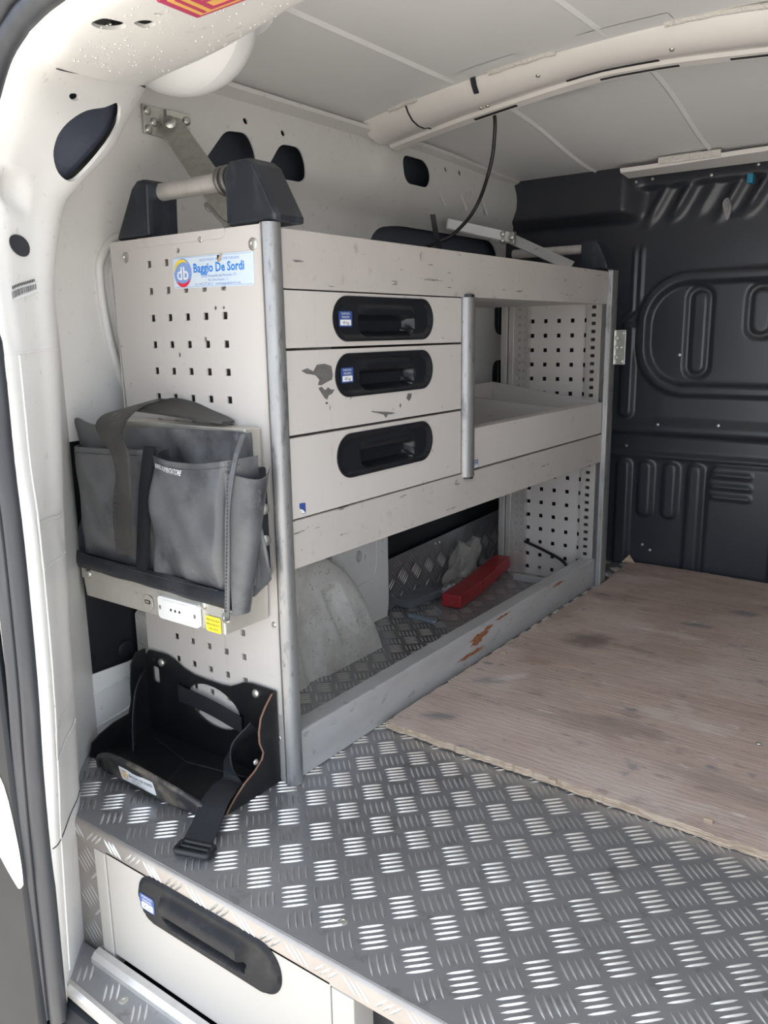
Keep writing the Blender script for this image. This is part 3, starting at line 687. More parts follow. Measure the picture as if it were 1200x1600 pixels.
# top: leaning dents and smooth recess at the left
H += .05 * ss(.95, .985, Z) * (1 - ss(-.06, .0, X))
for k in range(9):
    xc = .02 + .062 * k; xx = X - xc - (Z - .98) * .55
    H += (.012 + .006 * math.sin(k * 2.1)) * np.exp(-(xx / .016) ** 2) * ss(.925 + .01 * (k % 3), .99, Z) * (1 - ss(1.028, 1.045, Z))
H += .018 * ss(1.03, 1.045, Z) * ss(-.04, 0, X)
Y = 1.472 - H
nz = len(bz_); bv = np.stack([X, Y, Z], -1).reshape(-1, 3)
I, J = np.meshgrid(np.arange(len(bx_) - 1), np.arange(nz - 1), indexing='ij'); A_ = (I * nz + J).ravel()
bme = bpy.data.meshes.new('wall_front'); bme.from_pydata(bv.tolist(), [], np.stack([A_, A_ + nz, A_ + nz + 1, A_ + 1], 1).tolist())
bme.materials.append(M['bulk']); bme.polygons.foreach_set('use_smooth', [True] * len(bme.polygons)); bme.update()
bulk = link('wall_front', bme, None, label='glossy black pressed steel bulkhead behind the load bay', kind='structure')
def bulk_y(x, z):
    i = int(min(max((x - bx_[0]) / .0048, 0), len(bx_) - 1)); j = int(min(max((z - bz_[0]) / .0048, 0), nz - 1)); return float(Y[i, j])
for (x, z) in ((.067, .409), (-.026, .342), (.227, .414), (.058, .042), (.035, .055), (.11, .599), (-.02, 1.052), (.02, 1.056), (.17, 1.048), (.28, 1.06)):
    x, z = bq(x, z); put('bulkhead_bolt', SMALL, (x, bulk_y(x, z), z), (0, -1, 0), bulk)
MB().box(.262, .276, 1.405, 1.43, 1.014, 1.036).build('blue_clip', 'cyan', bulk, bevel=.002)
MB().prism(smooth_closed([(.215, .935), (.222, .965), (.212, .99), (.200, .98), (.205, .955)], 3), PY(1.447), 0, .006).build('bent_tab', 'alu', bulk)
# pale front roof rail
fr = MB(); fr.extr(None, [[(x, 1.36, 1.068 + .006 * ss(0, .3, np.array(x))), (x, 1.355, 1.078 + .006 * ss(0, .3, np.array(x))), (x, 1.42, 1.090), (x, 1.42, 1.062)] for x in np.linspace(-.04, 1.25, 20)])
rail_f = fr.build('trim_12', 'beam', smooth=30, label='pale painted strip along the top of the bulkhead', kind='structure')
MB().extr(None, [[(x, 1.352, 1.075), (x, 1.350, 1.090), (x, 1.36, 1.094), (x, 1.36, 1.075)] for x in (.06, .21)]).build('foam_strip', 'caulk', rail_f)

# ---- far side of the van and outside ground (they carry and bounce the daylight)
rw = MB(); rw.box(1.24, 1.26, -.30, 1.50, -.03, 1.20); rw.build('wall_right', 'paint', label='white inner wall on the right side of the van', kind='structure')
os_ = MB(); os_.box(-.56, -.55, -.20, 1.60, -.60, 1.24); os_.box(-.56, 1.27, -.25, 1.60, 1.225, 1.24); os_.box(-.56, 1.27, 1.59, 1.60, -.60, 1.24)  # outer shell added to keep stray daylight out of the wall cavities
os_.build('body_shell', 'exterior', label='white outer body panels of the van, added to block stray daylight', kind='structure')
MB().box(-12, 12, -14, 10, -.80, -.78).build('ground', 'ground', label='pale concrete yard outside the van', kind='structure')

# ================================================================== SHELVING UNIT
su = thing('shelving_unit', (-.17, .6, ZF), 'grey metal van shelving unit with drawers and perforated end panels', 'shelving')
# near end panel with square punched holes
holes = []
for j in range(19):
    for i in range(5):
        x, z = -.259 + .04 * i, .7777 - .04 * j
        if j == 0 and i >= 2: continue
        holes.append(rrect(x - .0052, x + .0052, z - .0052, z + .0052, .0008, 1))
holes += [ell(-.191, .793, .0042, .0042, 10), ell(-.143, .668 - .003, .003, .004, 8), ell(-.118, .709, .003, .003, 8), ell(-.101, .709, .0026, .0026, 8), ell(-.203, .6425, .003, .004, 8)]
ep = sheet_obj('end_panel', [(-.352, .816), (-.0175, .816), (-.0175, ZF + .001), (-.335, ZF + .001), (-.338, .14), (-.341, .55)], holes, PY(0), .003, 'panel', su,
               label='perforated near end panel')
eb2 = MB(); eb2.box(-.352, -.349, .002, .022, .556, .816); eb2.box(-.3405, -.3375, .002, .022, ZF + .001, .55); eb2.build('panel_fold', 'panel', su)
MB().prism(roundpoly([(-.285, .816), (-.285, .803), (-.092, .803), (-.086, .816)], .006), PY(0), .0005, .0018).build('pressed_lip', 'panel', su)
for (x, z) in ((-.313, .791), (-.036, .791)): put('panel_bolt', RIVET, (x, 0, z), (0, -1, 0), su)
for (x, z) in ((-.030, .245), (-.030, .060), (-.14, .805)): put('panel_screw', SMALL, (x, 0, z), (0, -1, 0), su)
# company sticker on the panel
sp = PY(-.0004); sB = MB()
def tilt(u, v, w): # sticker sits slightly rotated
    a = math.radians(-.6); return sp(-.203 + u * math.cos(a) - v * math.sin(a), .739 + u * math.sin(a) + v * math.cos(a), w)
sB.prism(roundpoly([(0, 0), (.167, -.0), (.167, .045), (0, .044)], .004), tilt, 0, .0005, 0)
sB.prism(ell(.021, .022, .0195, .0205, 24), tilt, .0005, .0006, 6)
sB.text('db', .026, tilt, .0075, .0125, .0008, 1, bold=.0004)
def arcband(cu, cv, r0, r1, a0, a1, n=14):
    o = []; 
    for k in range(n + 1):
        a = math.radians(a0 + (a1 - a0) * k / n); t = math.sin(PI * k / n); o.append((cu + (r0 + (r1 - r0) * .5 * (1 - t)) * math.cos(a), cv + (r0 + (r1 - r0) * .5 * (1 - t)) * math.sin(a)))
    for k in range(n, -1, -1):
        a = math.radians(a0 + (a1 - a0) * k / n); t = math.sin(PI * k / n); o.append((cu + (r1 - (r1 - r0) * .5 * (1 - t)) * math.cos(a), cv + (r1 - (r1 - r0) * .5 * (1 - t)) * math.sin(a)))
    return o
sB.prism(arcband(.021, .021, .0155, .0205, 50, 175), tilt, .0008, .001, 2); sB.prism(arcband(.021, .022, .0150, .0205, 215, 335), tilt, .0008, .001, 3)
sB.text('Baggio De Sordi', .0175, tilt, .044, .0215, .0008, 4, sx=.92, bold=.0004)
sB.text('ALLESTIMENTI MOBILI PER FURGONI', .0050, tilt, .058, .0365, .0008, 5)
sB.text('31044 Visnadello del Montello, TV', .0052, tilt, .060, .0140, .0008, 5); sB.text('Via Cima Nuova, 11', .0052, tilt, .074, .0085, .0008, 5)
sB.text('Tel. 0422.77.48.15   www.baggiodesordi.com', .0052, tilt, .046, .0030, .0008, 5, sx=1.0)
for q in (.0015, .0428): sB.prism([(.003, q), (.163, q), (.163, q + .0005), (.003, q + .0005)], tilt, .0005, .0007, 5)
sB.prism([(.096, .043), (.103, .043), (.103, .036), (.096, .036)], tilt, .0006, .0012, 7)
sB.prism([(.103, .044), (.107, .044), (.101, .034), (.096, .033)], tilt, .0008, .0022, 8)
sB.build('company_sticker', ['sgrey', 'swhite', 'logoyellow', 'logored', 'sbright', 'spale', 'spale', 'dark', 'ply_edge'], su, label='blue and white company sticker with round logo')

# rounded corner post
def post_ring(z):
    return [(-.0165, -.0010, z), (-.0150, -.0050, z), (-.0095, -.0085, z), (-.0020, -.0065, z), (.0030, -.0005, z), (.0045, .007, z), (.0035, .014, z), (-.004, .0165, z), (-.0165, .010, z)]
MB().extr(None, [post_ring(z) for z in (ZF + .0005, .2, .4, .6, .817)]).build('corner_post', 'alu', su, smooth=40)
MB().box(-.0182, -.0166, -.0045, .003, ZF + .001, .817).build('post_edge', 'alu_clean', su)
MB().box(-.034, -.0168, -.0014, .001, ZF + .001, .100).build('post_foot_flange', 'alu_clean', su, bevel=.0006)
# far post
fp = MB(); fp.extr(None, [[(-.012, L - .004, z), (-.002, L - .010, z), (.010, L - .008, z), (.0145, L, z), (.0145, L + .018, z), (-.012, L + .018, z)] for z in (ZF + .0005, .814)])
fp.build('far_post', 'alu', su, smooth=30)
MB().box(.0085, .0112, L - .011, L - .007, ZF + .001, .814).build('post_edge', 'alu_clean', su)

# rails
def rail(name, z0, z1, y0, y1, x0=-.022, x1=0.0, mat='rail', lip=True):
    b = MB(); b.box(x1 - .003, x1, y0, y1, z0, z1)
    if lip: b.box(x0, x1 - .0028, y0, y1, z0, z0 + .002); b.box(x0, x1 - .0028, y0, y1, z1 - .002, z1)
    return b.build(name, mat, su, bevel=.0012)
rail('top_rail', .732, .811, .017, L - .003)
rail('middle_rail', .3315, .4035, .017, L - .004)
kb = MB(); kb.box(-.044, -.008, .016, L + .02, ZF + .0005, .066)
kick = kb.build('sill_rail', 'kick', su, bevel=.003)
# rust on the sill rail
def blob(cu, cv, a, b, n=26, j=.45):
    return [(cu + a * (1 + random.uniform(-j, j)) * math.cos(2 * PI * k / n), cv + b * (1 + random.uniform(-j, j)) * math.sin(2 * PI * k / n)) for k in range(n)]
for (u, v, a, b) in ((.590, .045, .034, .007), (.575, .036, .026, .006), (.555, .016, .052, .0045), (.69, .058, .03, .003), (.98, .056, .03, .003), (.62, .052, .02, .004)):
    MB().prism(blob(u, v, a, b), PX(-.008), .0001, .0004).build('rust_patch', 'rust', kick)
# shelf pans
for (z, nm) in ((.7335, 'top_shelf'), (.333, 'middle_shelf')):
    b = MB(); b.box(-.335, -.020, .006, L - .002, z, z + .0016); b.box(-.337, -.335, .006, L - .002, z, z + .075); b.build(nm, 'panel', su)
# drawer fronts with moulded pull cups
def drawer(z0, z1, hy0, hy1, hz0, hz1, hl, lab):
    y0, y1 = .020, .4935
    hole = rrect(hy0, hy1, hz0, hz1, (hz1 - hz0) / 2, 9)
    v, f = sheet([(y0, z0), (y1, z0), (y1, z1), (y0, z1)], [hole], PX(-.001), .018)
    b = MB(); b.add(v, f)
    b.box(-.325, -.019, y0 + .012, y0 + .014, z0 + .006, z1 - .02); b.box(-.325, -.019, y1 - .014, y1 - .012, z0 + .006, z1 - .02)
    b.box(-.325, -.019, y0 + .012, y1 - .012, z0 + .004, z0 + .006); b.box(-.327, -.325, y0 + .012, y1 - .012, z0 + .004, z1 - .02)
    d = b.build('drawer', 'panel', su, bevel=.0008, label=lab)
    # cup
    cz = (hz0 + hz1) / 2; R = (hz1 - hz0) / 2
    g0, g1 = hy0 + (hy1 - hy0) * .235, hy1 - (hy1 - hy0) * .19
    def cup(u, v, w):
        qx = max(abs(u - (hy0 + hy1) / 2) - ((hy1 - hy0) / 2 - R), 0); sd = math.hypot(qx, v - cz) - R      # <0 inside
        h = .0018 * (1 - sst(.0025, .0055, -sd)) - .0025 * sst(.004, .007, -sd)
        r2 = .020; ax = abs(u - (g0 + g1) / 2) - ((g1 - g0) / 2 - r2); az = abs(v - cz) - (R - .006 - r2)
        sd2 = math.hypot(max(ax, 0), max(az, 0)) + min(max(ax, az), 0) - r2
        k = sst(-.001, .007, -sd2)
        grip = sst(cz + .000, cz + .006, v)                 # upper half carries the rolled grip
        h += k * (-.020 * (1 - grip) + grip * (.003 - .010 * abs((v - cz) / R - .45)))
        return (-.001 + h + w, u, v)
    v, f = sheet(rrect(hy0 - .002, hy1 + .002, hz0 - .002, hz1 + .002, R + .002, 9), [], cup, .002, (.0052, .0028))
    link('pull_cup', new_mesh('pull_cup', v, f, 'plastic', None, 45), d)
    if hl:
        lb = MB(); u0, u1, v0, v1 = hl; mp = PX(-.0028)
        lb.prism(rrect(u0, u1, v0, v1, .002, 3), mp, 0, .0004, 0)
        lb.prism(rrect(u0 + .003, u1 - .003, v0 + .002, v0 + (v1 - v0) * .46, .001, 2), mp, .0004, .0006, 1)
        cu = (u0 + u1) / 2; sc = (v1 - v0)
        lb.text('PORTATA', sc * .20, mp, cu, v0 + sc * .77, .0007, 1, align='CENTER'); lb.text('MASSIMA', sc * .20, mp, cu, v0 + sc * .55, .0007, 1, align='CENTER')
        lb.text('40 kg', sc * .30, mp, cu, v0 + sc * .16, .0008, 2, align='CENTER')
        lb.build('load_label', ['sblue', 'swhite', 'ink'], d, label='small blue load label')
    return d
d1 = drawer(.6510, .7300, .124, .393, .660, .7235, (.139, .171, .680, .703), 'shallow upper drawer with black pull cup')
d2 = drawer(.5285, .6475, .126, .391, .576, .6385, (.141, .171, .596, .619), 'middle drawer with chipped paint')
d3 = drawer(.4060, .5245, .125, .390, .450, .516, None, 'bottom drawer with black pull cup')
for q in ([(.049, .619), (.062, .622), (.075, .617), (.083, .626), (.100, .627), (.116, .623), (.119, .610), (.117, .603), (.105, .600), (.092, .596), (.084, .597), (.088, .604), (.080, .611), (.070, .613), (.060, .614)],
          [(.085, .592), (.092, .594), (.100, .588), (.107, .592), (.114, .588), (.122, .588), (.116, .582), (.108, .580), (.104, .574), (.098, .577), (.092, .584)],
          [(.312, .561), (.317, .569), (.328, .568), (.326, .561), (.320, .556)], [(.291, .551), (.294, .554), (.297, .551), (.294, .546)],
          [(.213, .548), (.225, .546), (.245, .544), (.262, .542), (.281, .539), (.268, .538), (.258, .5385), (.252, .533), (.246, .539), (.230, .543), (.215, .546)],
          [(.099, .569), (.103, .571), (.107, .569), (.103, .567)]):
    MB().prism(q, PX(-.0008), 0, .0003).build('paint_chip', 'chip', d2)
ol = MB(); mp = PX(-.0008); ol.prism(roundpoly([(.034, .428), (.047, .427), (.047, .411), (.040, .411), (.0405, .418), (.034, .420)], .001, 1), mp, 0, .0004, 0); ol.prism([(.035, .419), (.041, .417), (.046, .412), (.040, .412)], mp, .0004, .0006, 1); ol.build('torn_label', ['sblue', 'swhite'], d3)
# half-round divider post
MB().extr(None, [[(-.004, .496, z), (.004, .497, z), (.011, .503, z), (.014, .5135, z), (.011, .524, z), (.004, .530, z), (-.004, .531, z)] for z in (.397, .55, .7315)]).build('divider_post', 'alu', su, smooth=40)
for z in (.393, .7315): MB().lathe([(.012, 0), (.012, .005), (.009, .006)], (.001, .5135, z), (0, 0, 1), 12).build('post_cap', 'plastic', su)
# side sheet of the drawer block
MB().box(-.330, -.010, .512, .514, .404, .731).build('drawer_block_side', 'panel', su)
# open tray in the right bay
tr = MB()
tr.box(-.004, -.001, .534, 1.200, .407, .4865)
tr.box(-.030, -.004, .534, 1.200, .4845, .4865)
tr.prism([(-.315, .407), (-.003, .407), (-.003, .4865), (-.315, .533)], PY(1.192), -.003, 0)
tr.prism([(-.315, .407), (-.003, .407), (-.003, .4865), (-.315, .533)], PY(.540), -.003, 0)
tr.box(-.318, -.315, .537, 1.195, .407, .533)
tr.box(-.315, -.004, .537, 1.195, .409, .411)
tr.prism([(-.315, .411), (-.025, .411), (-.025, .482), (-.315, .505)], PY(1.03), -.010, 0)
tray = tr.build('storage_tray', 'panel', su, bevel=.0012, label='open grey tray with divider')
MB().box(-.21, -.03, .55, .80, .4112, .413).build('tray_mat', 'lining', tray)
lb = MB(); mp = PX(-.001); lb.prism([(.533, .402 + .006), (.559, .408), (.559, .424), (.533, .424)], mp, 0, .0004, 0); lb.prism([(.535, .4085), (.557, .4085), (.557, .4145), (.535, .4145)], mp, .0004, .0006, 1)
for q in (.4165, .4205): lb.prism([(.535, q), (.557, q), (.557, q + .0012), (.535, q + .0012)], mp, .0004, .0006, 1)
lb.text('40 kg', .0055, mp, .546, .4098, .0008, 2, align='CENTER'); lb.build('load_label', ['sblue', 'swhite', 'ink'], tray, label='small blue load label')

# far end panel and slotted uprights
fh = []
for j in range(-1, 19):
    for i in range(5):
        x, z = -.2115 + .0379 * i, .694 - .0379 * j
        if z > .73 or z < .01: continue
        fh.append(rrect(x - .0052, x + .0052, z - .0052, z + .0052, .0006, 1))
sheet_obj('end_panel', [(-.300, ZF + .001), (-.010, ZF + .001), (-.010, .80), (-.300, .80)], fh, PY(L + .004), .002, 'panel', su, label='perforated far end panel')
MB().box(-.30, -.01, L + .030, L + .032, .02, .79).build('panel_backing', 'lining', su)
def upright(nm, x0, x1, y, slots):
    hs = []
    z = .052
    while z < .735:
        for (a, b) in slots: hs.append([(a, z), (b, z), (b, z + .0085), (a, z + .0085)])
        z += .0203
    return sheet_obj(nm, [(x0, ZF + .001), (x1, ZF + .001), (x1, .80), (x0, .80)], hs, PY(y), .004, 'alu_clean', su)
upright('slotted_upright', -.0535, -.014, L - .010, [(-.041, -.029), ])
MB().box(-.0535, -.014, L - .006, L - .004, .0, .79).build('slot_backing', 'plastic', su)
upright('slotted_upright', -.258, -.220, L - .010, [(-.249, -.238), (-.230, -.226)])
MB().box(-.258, -.220, L - .006, L - .004, .0, .79).build('slot_backing', 'rail', su)
gv = MB(); gv.box(-.298, -.290, L - .012, L - .002, ZF + .001, .80); gv.box(-.288, -.278, L - .016, L - .002, ZF + .001, .80); gv.box(-.276, -.270, L - .010, L - .002, ZF + .001, .80); gv.box(-.268, -.259, L - .014, L - .002, ZF + .001, .80)
gv.build('ribbed_profile', 'alu_clean', su, bevel=.001)
MB().box(-.219, -.216, L - .012, L + .002, ZF + .001, .80).build('profile_edge', 'alu_clean', su)
put('panel_screw', SMALL, (-.036, L - .0105, .047), (0, -1, 0), su)

# carrying bar on top, near end: two moulded blocks and a tube
def block(nm, front, y0, y1, cham):
    c = np.mean(np.array(front), 0)
    inner = [tuple(c + (np.array(p) - c) * (1 - cham)) for p in front]
    n = len(front)
    v = [(u, y0, z) for u, z in inner] + [(u, y0 + .010, z) for u, z in front] + [(u, y1, z) for u, z in front]
    f = [tuple(range(n))] + [(k * n + i, k * n + (i + 1) % n, (k + 1) * n + (i + 1) % n, (k + 1) * n + i) for k in (0, 1) for i in range(n)] + [tuple(range(3 * n - 1, 2 * n - 1, -1))]
    return MB().add(v, f).build(nm, 'block', su, bevel=.003)
block('bar_bracket', [(-.085, .817), (.010, .817), (.010, .826), (-.028, .893), (-.040, .902), (-.074, .902), (-.085, .893)], -.002, .055, .05)
block('bar_bracket', [(-.335, .817), (-.255, .817), (-.251, .893), (-.260, .901), (-.274, .900), (-.288, .890)], .0, .058, .05)
MB().tube([(-.270, .030, .884), (-.07, .030, .884)], .0128, 18).build('carrying_bar', 'alu_clean', su, smooth=40)
sp_ = MB()
sp_.tube([(-.122 + .036 * t / (2 * PI * 3), .030 + .0172 * math.cos(t), .884 + .0172 * math.sin(t)) for t in np.linspace(0, 2 * PI * 3, 72)] , .0042, 7)
sp_.build('coiled_spring', 'steel_ring', su, smooth=60)
hk = MB(); hk.tube(smooth_path([(-.078, -.004, .819), (-.092, -.006, .828), (-.112, -.006, .846), (-.120, -.004, .850), (-.123, .0, .846), (-.119, .004, .842)], 6), .0028, 7); hk.build('wire_hook', 'steel_ring', su, smooth=60)
# same bar at the far end
block('bar_bracket', [(-.060, .815), (.012, .815), (.012, .822), (-.012, .874), (-.022, .886), (-.060, .886)], L - .05, L + .01, .05)
MB().tube([(-.26, L - .02, .868), (-.055, L - .02, .868)], .0115, 14).build('carrying_bar', 'alu_clean', su, smooth=40)

# ================================================================== BRACES AND FIXINGS
br = thing('wall_brace', (-.39, .145, 1.02), 'zinc plated steel brace bolted high on the wall to the near shelf end', 'brace')
pb2 = MB(); pb2.prism([(.102, .998), (.150, .996), (.150, 1.043), (.102, 1.043)], PX(-.378), 0, .003)
pb2.prism([(.148, .994), (.190, 1.008), (.190, 1.040), (.148, 1.043)], lambda u, v, w: (-.374 + (u - .148) * .25 + w, u, v), 0, .003)
pb2.build('wall_plate', 'zinc', br, bevel=.001)
for (y, z) in ((.112, 1.034), (.124, 1.018), (.112, 1.005)): put('bolt', DOME, (-.375, y, z), (1, 0, 0), br)
put('bolt', DOME, (-.362, .183, 1.028), (1, -.25, 0), br)
p0, p1 = Vector((-.366, .150, 1.018)), Vector((-.125, .060, .832))
ax = (p1 - p0).normalized(); wd = ax.cross(Vector((.74, -.62, .1))).normalized() * .021
sb = MB(); sb.ribbon([p0 - ax * .012, p0, p0.lerp(p1, .5), p1], [wd * .7, wd, wd, wd], .004); sb.build('strut', 'zinc', br, bevel=.0008)
MB().lathe([(.013, 0), (.013, .003), (.010, .003), (.010, .009), (.006, .011)], p0 + Vector((.003, -.003, 0)), (.8, -.6, .1), 14).build('pivot_nut', 'zinc', br, smooth=35)

b2 = thing('wall_brace', (-.242, 1.15, .902), 'grey metal brace with clamp behind the far end of the top rail', 'brace')
q0, q1 = Vector((-.242, 1.15, .902)), Vector((-.082, 1.165, .826)); ax = (q1 - q0).normalized()
wd = ax.cross(Vector((.6, -.7, .25))).normalized() * .014
MB().ribbon([q0, q0.lerp(q1, .5), q1], [wd] * 3, .004).build('strut', 'kick', b2, bevel=.0008)
wp = (Vector((-.36, 1.02, .938)), Vector((-.245, 1.145, .905)))
ax2 = (wp[1] - wp[0]).normalized(); wd2 = ax2.cross(Vector((.6, -.7, .25))).normalized() * .013
MB().ribbon([wp[0], wp[1]], [wd2] * 2, .012).build('wall_arm', 'roof', b2, bevel=.002)
cl = MB(); cl.box(-.262, -.252, 1.125, 1.140, .890, .922); cl.box(-.238, -.226, 1.128, 1.142, .888, .918); cl.build('clamp', 'zinc', b2, bevel=.001)
for p in ((-.257, 1.124, .913), (-.257, 1.124, .898), (-.232, 1.127, .903)): put('bolt', DOME, p, (.3, -1, 0), b2)

mpn = thing('mounting_plate', (.03, 1.24, .625), 'bent zinc plate screwed between the far post and the bulkhead', 'bracket')
pl = MB(); pl.prism(roundpoly([(.018, .668), (.046, .668), (.046, .582), (.018, .582)], .003), PY(L + .004), -.002, 0); pl.box(.018, .0195, L - .002, L + .004, .582, .668); pl.build('plate', 'zinc', mpn, bevel=.0008)
for (x, z) in ((.039, .660), (.034, .625), (.038, .590), (.023, .648), (.023, .625), (.023, .600)): put('bolt', SMALL, (x, L + .004, z), (0, -1, 0), mpn)

# ================================================================== STEEL CASE AND LEATHER BAG
cs = thing('power_case', (-.20, -.045, .256), 'galvanised steel power case with white socket mounted on the end panel', 'power case')
cb1 = MB(); cb1.prism([(-.372, .308), (-.372, .292), (-.366, .255), (-.037, .255), (-.035, .308)], PY(-.003), 0, .088); cb1.build('lower_housing', 'case', cs, bevel=.002)
cb2 = MB(); cb2.box(-.335, -.036, -.034, -.003, .3085, .542); cb2.build('upper_housing', 'case', cs, bevel=.002)
cb3 = MB(); cb3.box(-.372, -.036, -.0925, -.091, .286, .309); cb3.build('folded_flange', 'case', cs, bevel=.0006)
sk2 = MB(); mp = PY(-.0925); sk2.prism(rrect(-.173, -.084, .2575, .2925, .006, 4), mp, 0, .006, 0); sk2.prism(rrect(-.160, -.104, .2625, .2885, .004, 3), mp, .006, .0072, 0)
for k in range(3): sk2.prism(ell(-.142 + .0095 * k, .2755, .0022, .0022, 10), mp, .0072, .0076, 1)
for u in (-.168, -.091): sk2.prism(ell(u, .275, .0028, .0035, 10), mp, .006, .0066, 2)
sk2.build('wall_socket', ['white', 'ink', 'zinc'], cs, label='white three-hole mains socket', bevel=.0006)
us = MB(); us.lathe([(.0125, 0), (.0125, .0015), (.0105, .002)], (-.204, -.0925, .274), (0, -1, 0), 18, 0); us.prism(rrect(-.209, -.196, .2725, .2785, .0012, 2), PY(-.0925), .002, .0026, 1); us.prism(rrect(-.207, -.199, .2740, .2768, .0006, 1), PY(-.0925), .0026, .003, 2)
us.build('usb_port', ['case', 'ink', 'ply_edge'], cs, label='round usb charging port')
lb = MB(); mp = PY(-.0925); lb.prism(rrect(-.0745, -.0435, .2560, .2795, .003, 3), mp, 0, .0004, 0)
for k, t in enumerate(('PRESA ESCLUSIVA', 'PER RICARICA PC', 'MAX 100 W')): lb.text(t, .0041, mp, -.059, .2725 - .0065 * k, .0006, 1, align='CENTER', sx=.86)
lb.build('warning_label', ['yellow', 'ink'], cs, label='small yellow warning label')
for (x, z) in ((-.353, .295), (-.077, .295)): put('bolt', DOME, (x, -.0925, z), (0, -1, 0), cs)
put('bolt', DOME, (-.0345, -.080, .292), (1, -.2, 0), cs)

bg_ = thing('tool_bag', (-.19, -.07, .31), 'worn black leather tool bag with pockets hanging over the steel case', 'tool bag')
def wr(x, z, a=1.0): return 1.7 * a * (.0022 * math.sin(31 * x + 17 * z) + .0015 * math.sin(57 * z - 23 * x + 1.3) + .001 * math.sin(90 * x + 60 * z))
# back sheet
v, f = sheet(smooth_closed([(-.372, .305), (-.380, .42), (-.374, .500), (-.372, .545), (-.340, .537), (-.26, .534), (-.18, .537), (-.10, .538), (-.030, .538), (-.016, .530), (-.013, .45), (-.018, .305)], 4), [],
             lambda u, z, w: (u, -.046 - .028 * sst(-.2, -.37, u) + wr(u, z) - w, z), .004, .012)
link('back_sheet', new_mesh('back_sheet', v, f, 'leather', None, 60), bg_)
def pocket(x0, x1, ztop, zb, ybase, dep, nm, lab=None, tilt_=0.0):
    def fn(a, b, w=0):
        u = x0 + (x1 - x0) * a; sag = ztop(a)
        z = zb(a) + (sag - zb(a)) * b
        bul = min(1, math.sin(PI * min(max(a, .0), 1)) * 2.6) ** .6 * (.86 + .14 * b)
        bul = bul * (.82 + .18 * math.sin(PI * min(1, b * 1.1)))
        return (u + tilt_ * (b - .5), ybase(a) - dep * bul + wr(u, z) - w, z)
    b = MB(); nu, nv = 34, 22
    b.grid(nu, nv, lambda a, c: fn(a, c)); b.grid(nu, nv, lambda a, c: fn(a, c, -.004))
    rim = [fn(i / (nu - 1), 1) for i in range(nu)] + [fn(i / (nu - 1), 1, -.004) for i in range(nu)]
    b.add(rim, [(i, i + 1, nu + i + 1, nu + i) for i in range(nu - 1)])
    o = b.build(nm, 'leather', bg_, smooth=60, label=lab)
    s_ = MB()
    for q in (.955,): 
        for i in range(3, 60):
            a = i / 62; p = fn(a, q, .0008); p2 = fn(a + .008, q, .0008); s_.tube([p, p2], .0006, 4)
    s_.build('stitching', 'stitch', o)
    return fn
fnR = pocket(-.196, -.006, lambda a: .506 - .010 * math.sin(PI * a) + .004 * a, lambda a: .322 + .0 * a, lambda a: -.052, .056, 'front_pocket', 'large front pocket', .018)
fnL = pocket(-.376, -.200, lambda a: .503 + .003 * a, lambda a: .320, lambda a: -.070 + .015 * a, .032, 'front_pocket', 'left front pocket', .006)
# bottom band
bb = MB(); bb.grid(40, 6, lambda a, b: (-.376 + .364 * a, -.0975 - .008 * math.sin(PI * min(1, b)) + wr(-.3 * a, b * .03, .6), .306 - .008 * a + .026 * b)); bb.grid(40, 6, lambda a, b: (-.376 + .364 * a, -.0945, .306 - .008 * a + .026 * b))
bb.build('bottom_band', 'leather_dark', bg_, smooth=60)
for zz in (.3095, .3145, .327):
    s_ = MB(); [s_.tube([(x, -.1045, zz + .002 * math.sin(9 * x)), (x + .0035, -.1045, zz + .002 * math.sin(9 * x))], .0006, 4) for x in np.arange(-.36, -.03, .006)]; s_.build('stitching', 'stitch', bg_)
# velvet-like strip between the pockets
MB().ribbon([(-.176, -.088, .515), (-.190, -.092, .45), (-.198, -.094, .39), (-.208, -.096, .325)], [(.012, 0, 0)] * 4, .008).build('velcro_strip', 'velcro', bg_, bevel=.003)
# corner seam welt
wl_ = MB(); wl_.ribbon(smooth_path([(-.014, -.058, .538), (-.002, -.088, .505), (-.003, -.103, .45), (-.008, -.104, .39), (-.012, -.105, .33), (-.016, -.104, .297), (-.022, -.100, .284)], 4), [(.0030, .002, 0)] * 25, .005); wl_.build('seam_welt', 'leather', bg_, bevel=.0012)
s_ = MB()
for k in range(44):
    z = .53 - k * .0053; xx = -.012 + (z - .33) * .10 + .001; s_.tube([(xx - .001, -.1080 + .004 * max(0, (z - .5) / .03), z), (xx - .001, -.1080 + .004 * max(0, (z - .5) / .03), z - .003)], .0008, 4)
s_.build('stitching', 'stitch', bg_)
# right hand side pouch: open curved sleeve
def sl_fn(a, b, w=0):
    th = a * PI; z = .292 + (.492 - .292) * b - .012 * math.sin(th) * b
    r = .011 + .015 * b
    return (-.013 + (r + w) * math.sin(th) + .010 * b * a, -.098 + (.036 + .040 * b) * a, z)
sd_ = MB(); sd_.grid(22, 16, lambda a, b: sl_fn(a, b)); sd_.grid(22, 16, lambda a, b: sl_fn(a, b, -.004)); n_ = 22
sd_.add([sl_fn(i / 21, 1) for i in range(22)] + [sl_fn(i / 21, 1, -.004) for i in range(22)], [(i, i + 1, 22 + i + 1, 22 + i) for i in range(21)])
sd_.build('side_pouch', 'leather', bg_, smooth=60, label='narrow side pouch')
MB().prism(roundpoly([(-.070, .318), (-.004, .318), (-.004, .486), (-.070, .486)], .006), PX(-.032), 0, .004).build('side_backing', 'leather_dark', bg_)
for z in (.425, .378, .330): put('rivet', RIVET, (-.028, -.012, z), (1, -.4, 0), bg_)
put('rivet', RIVET, (-.030, -.0945, .284), (0, -1, 0), bg_)
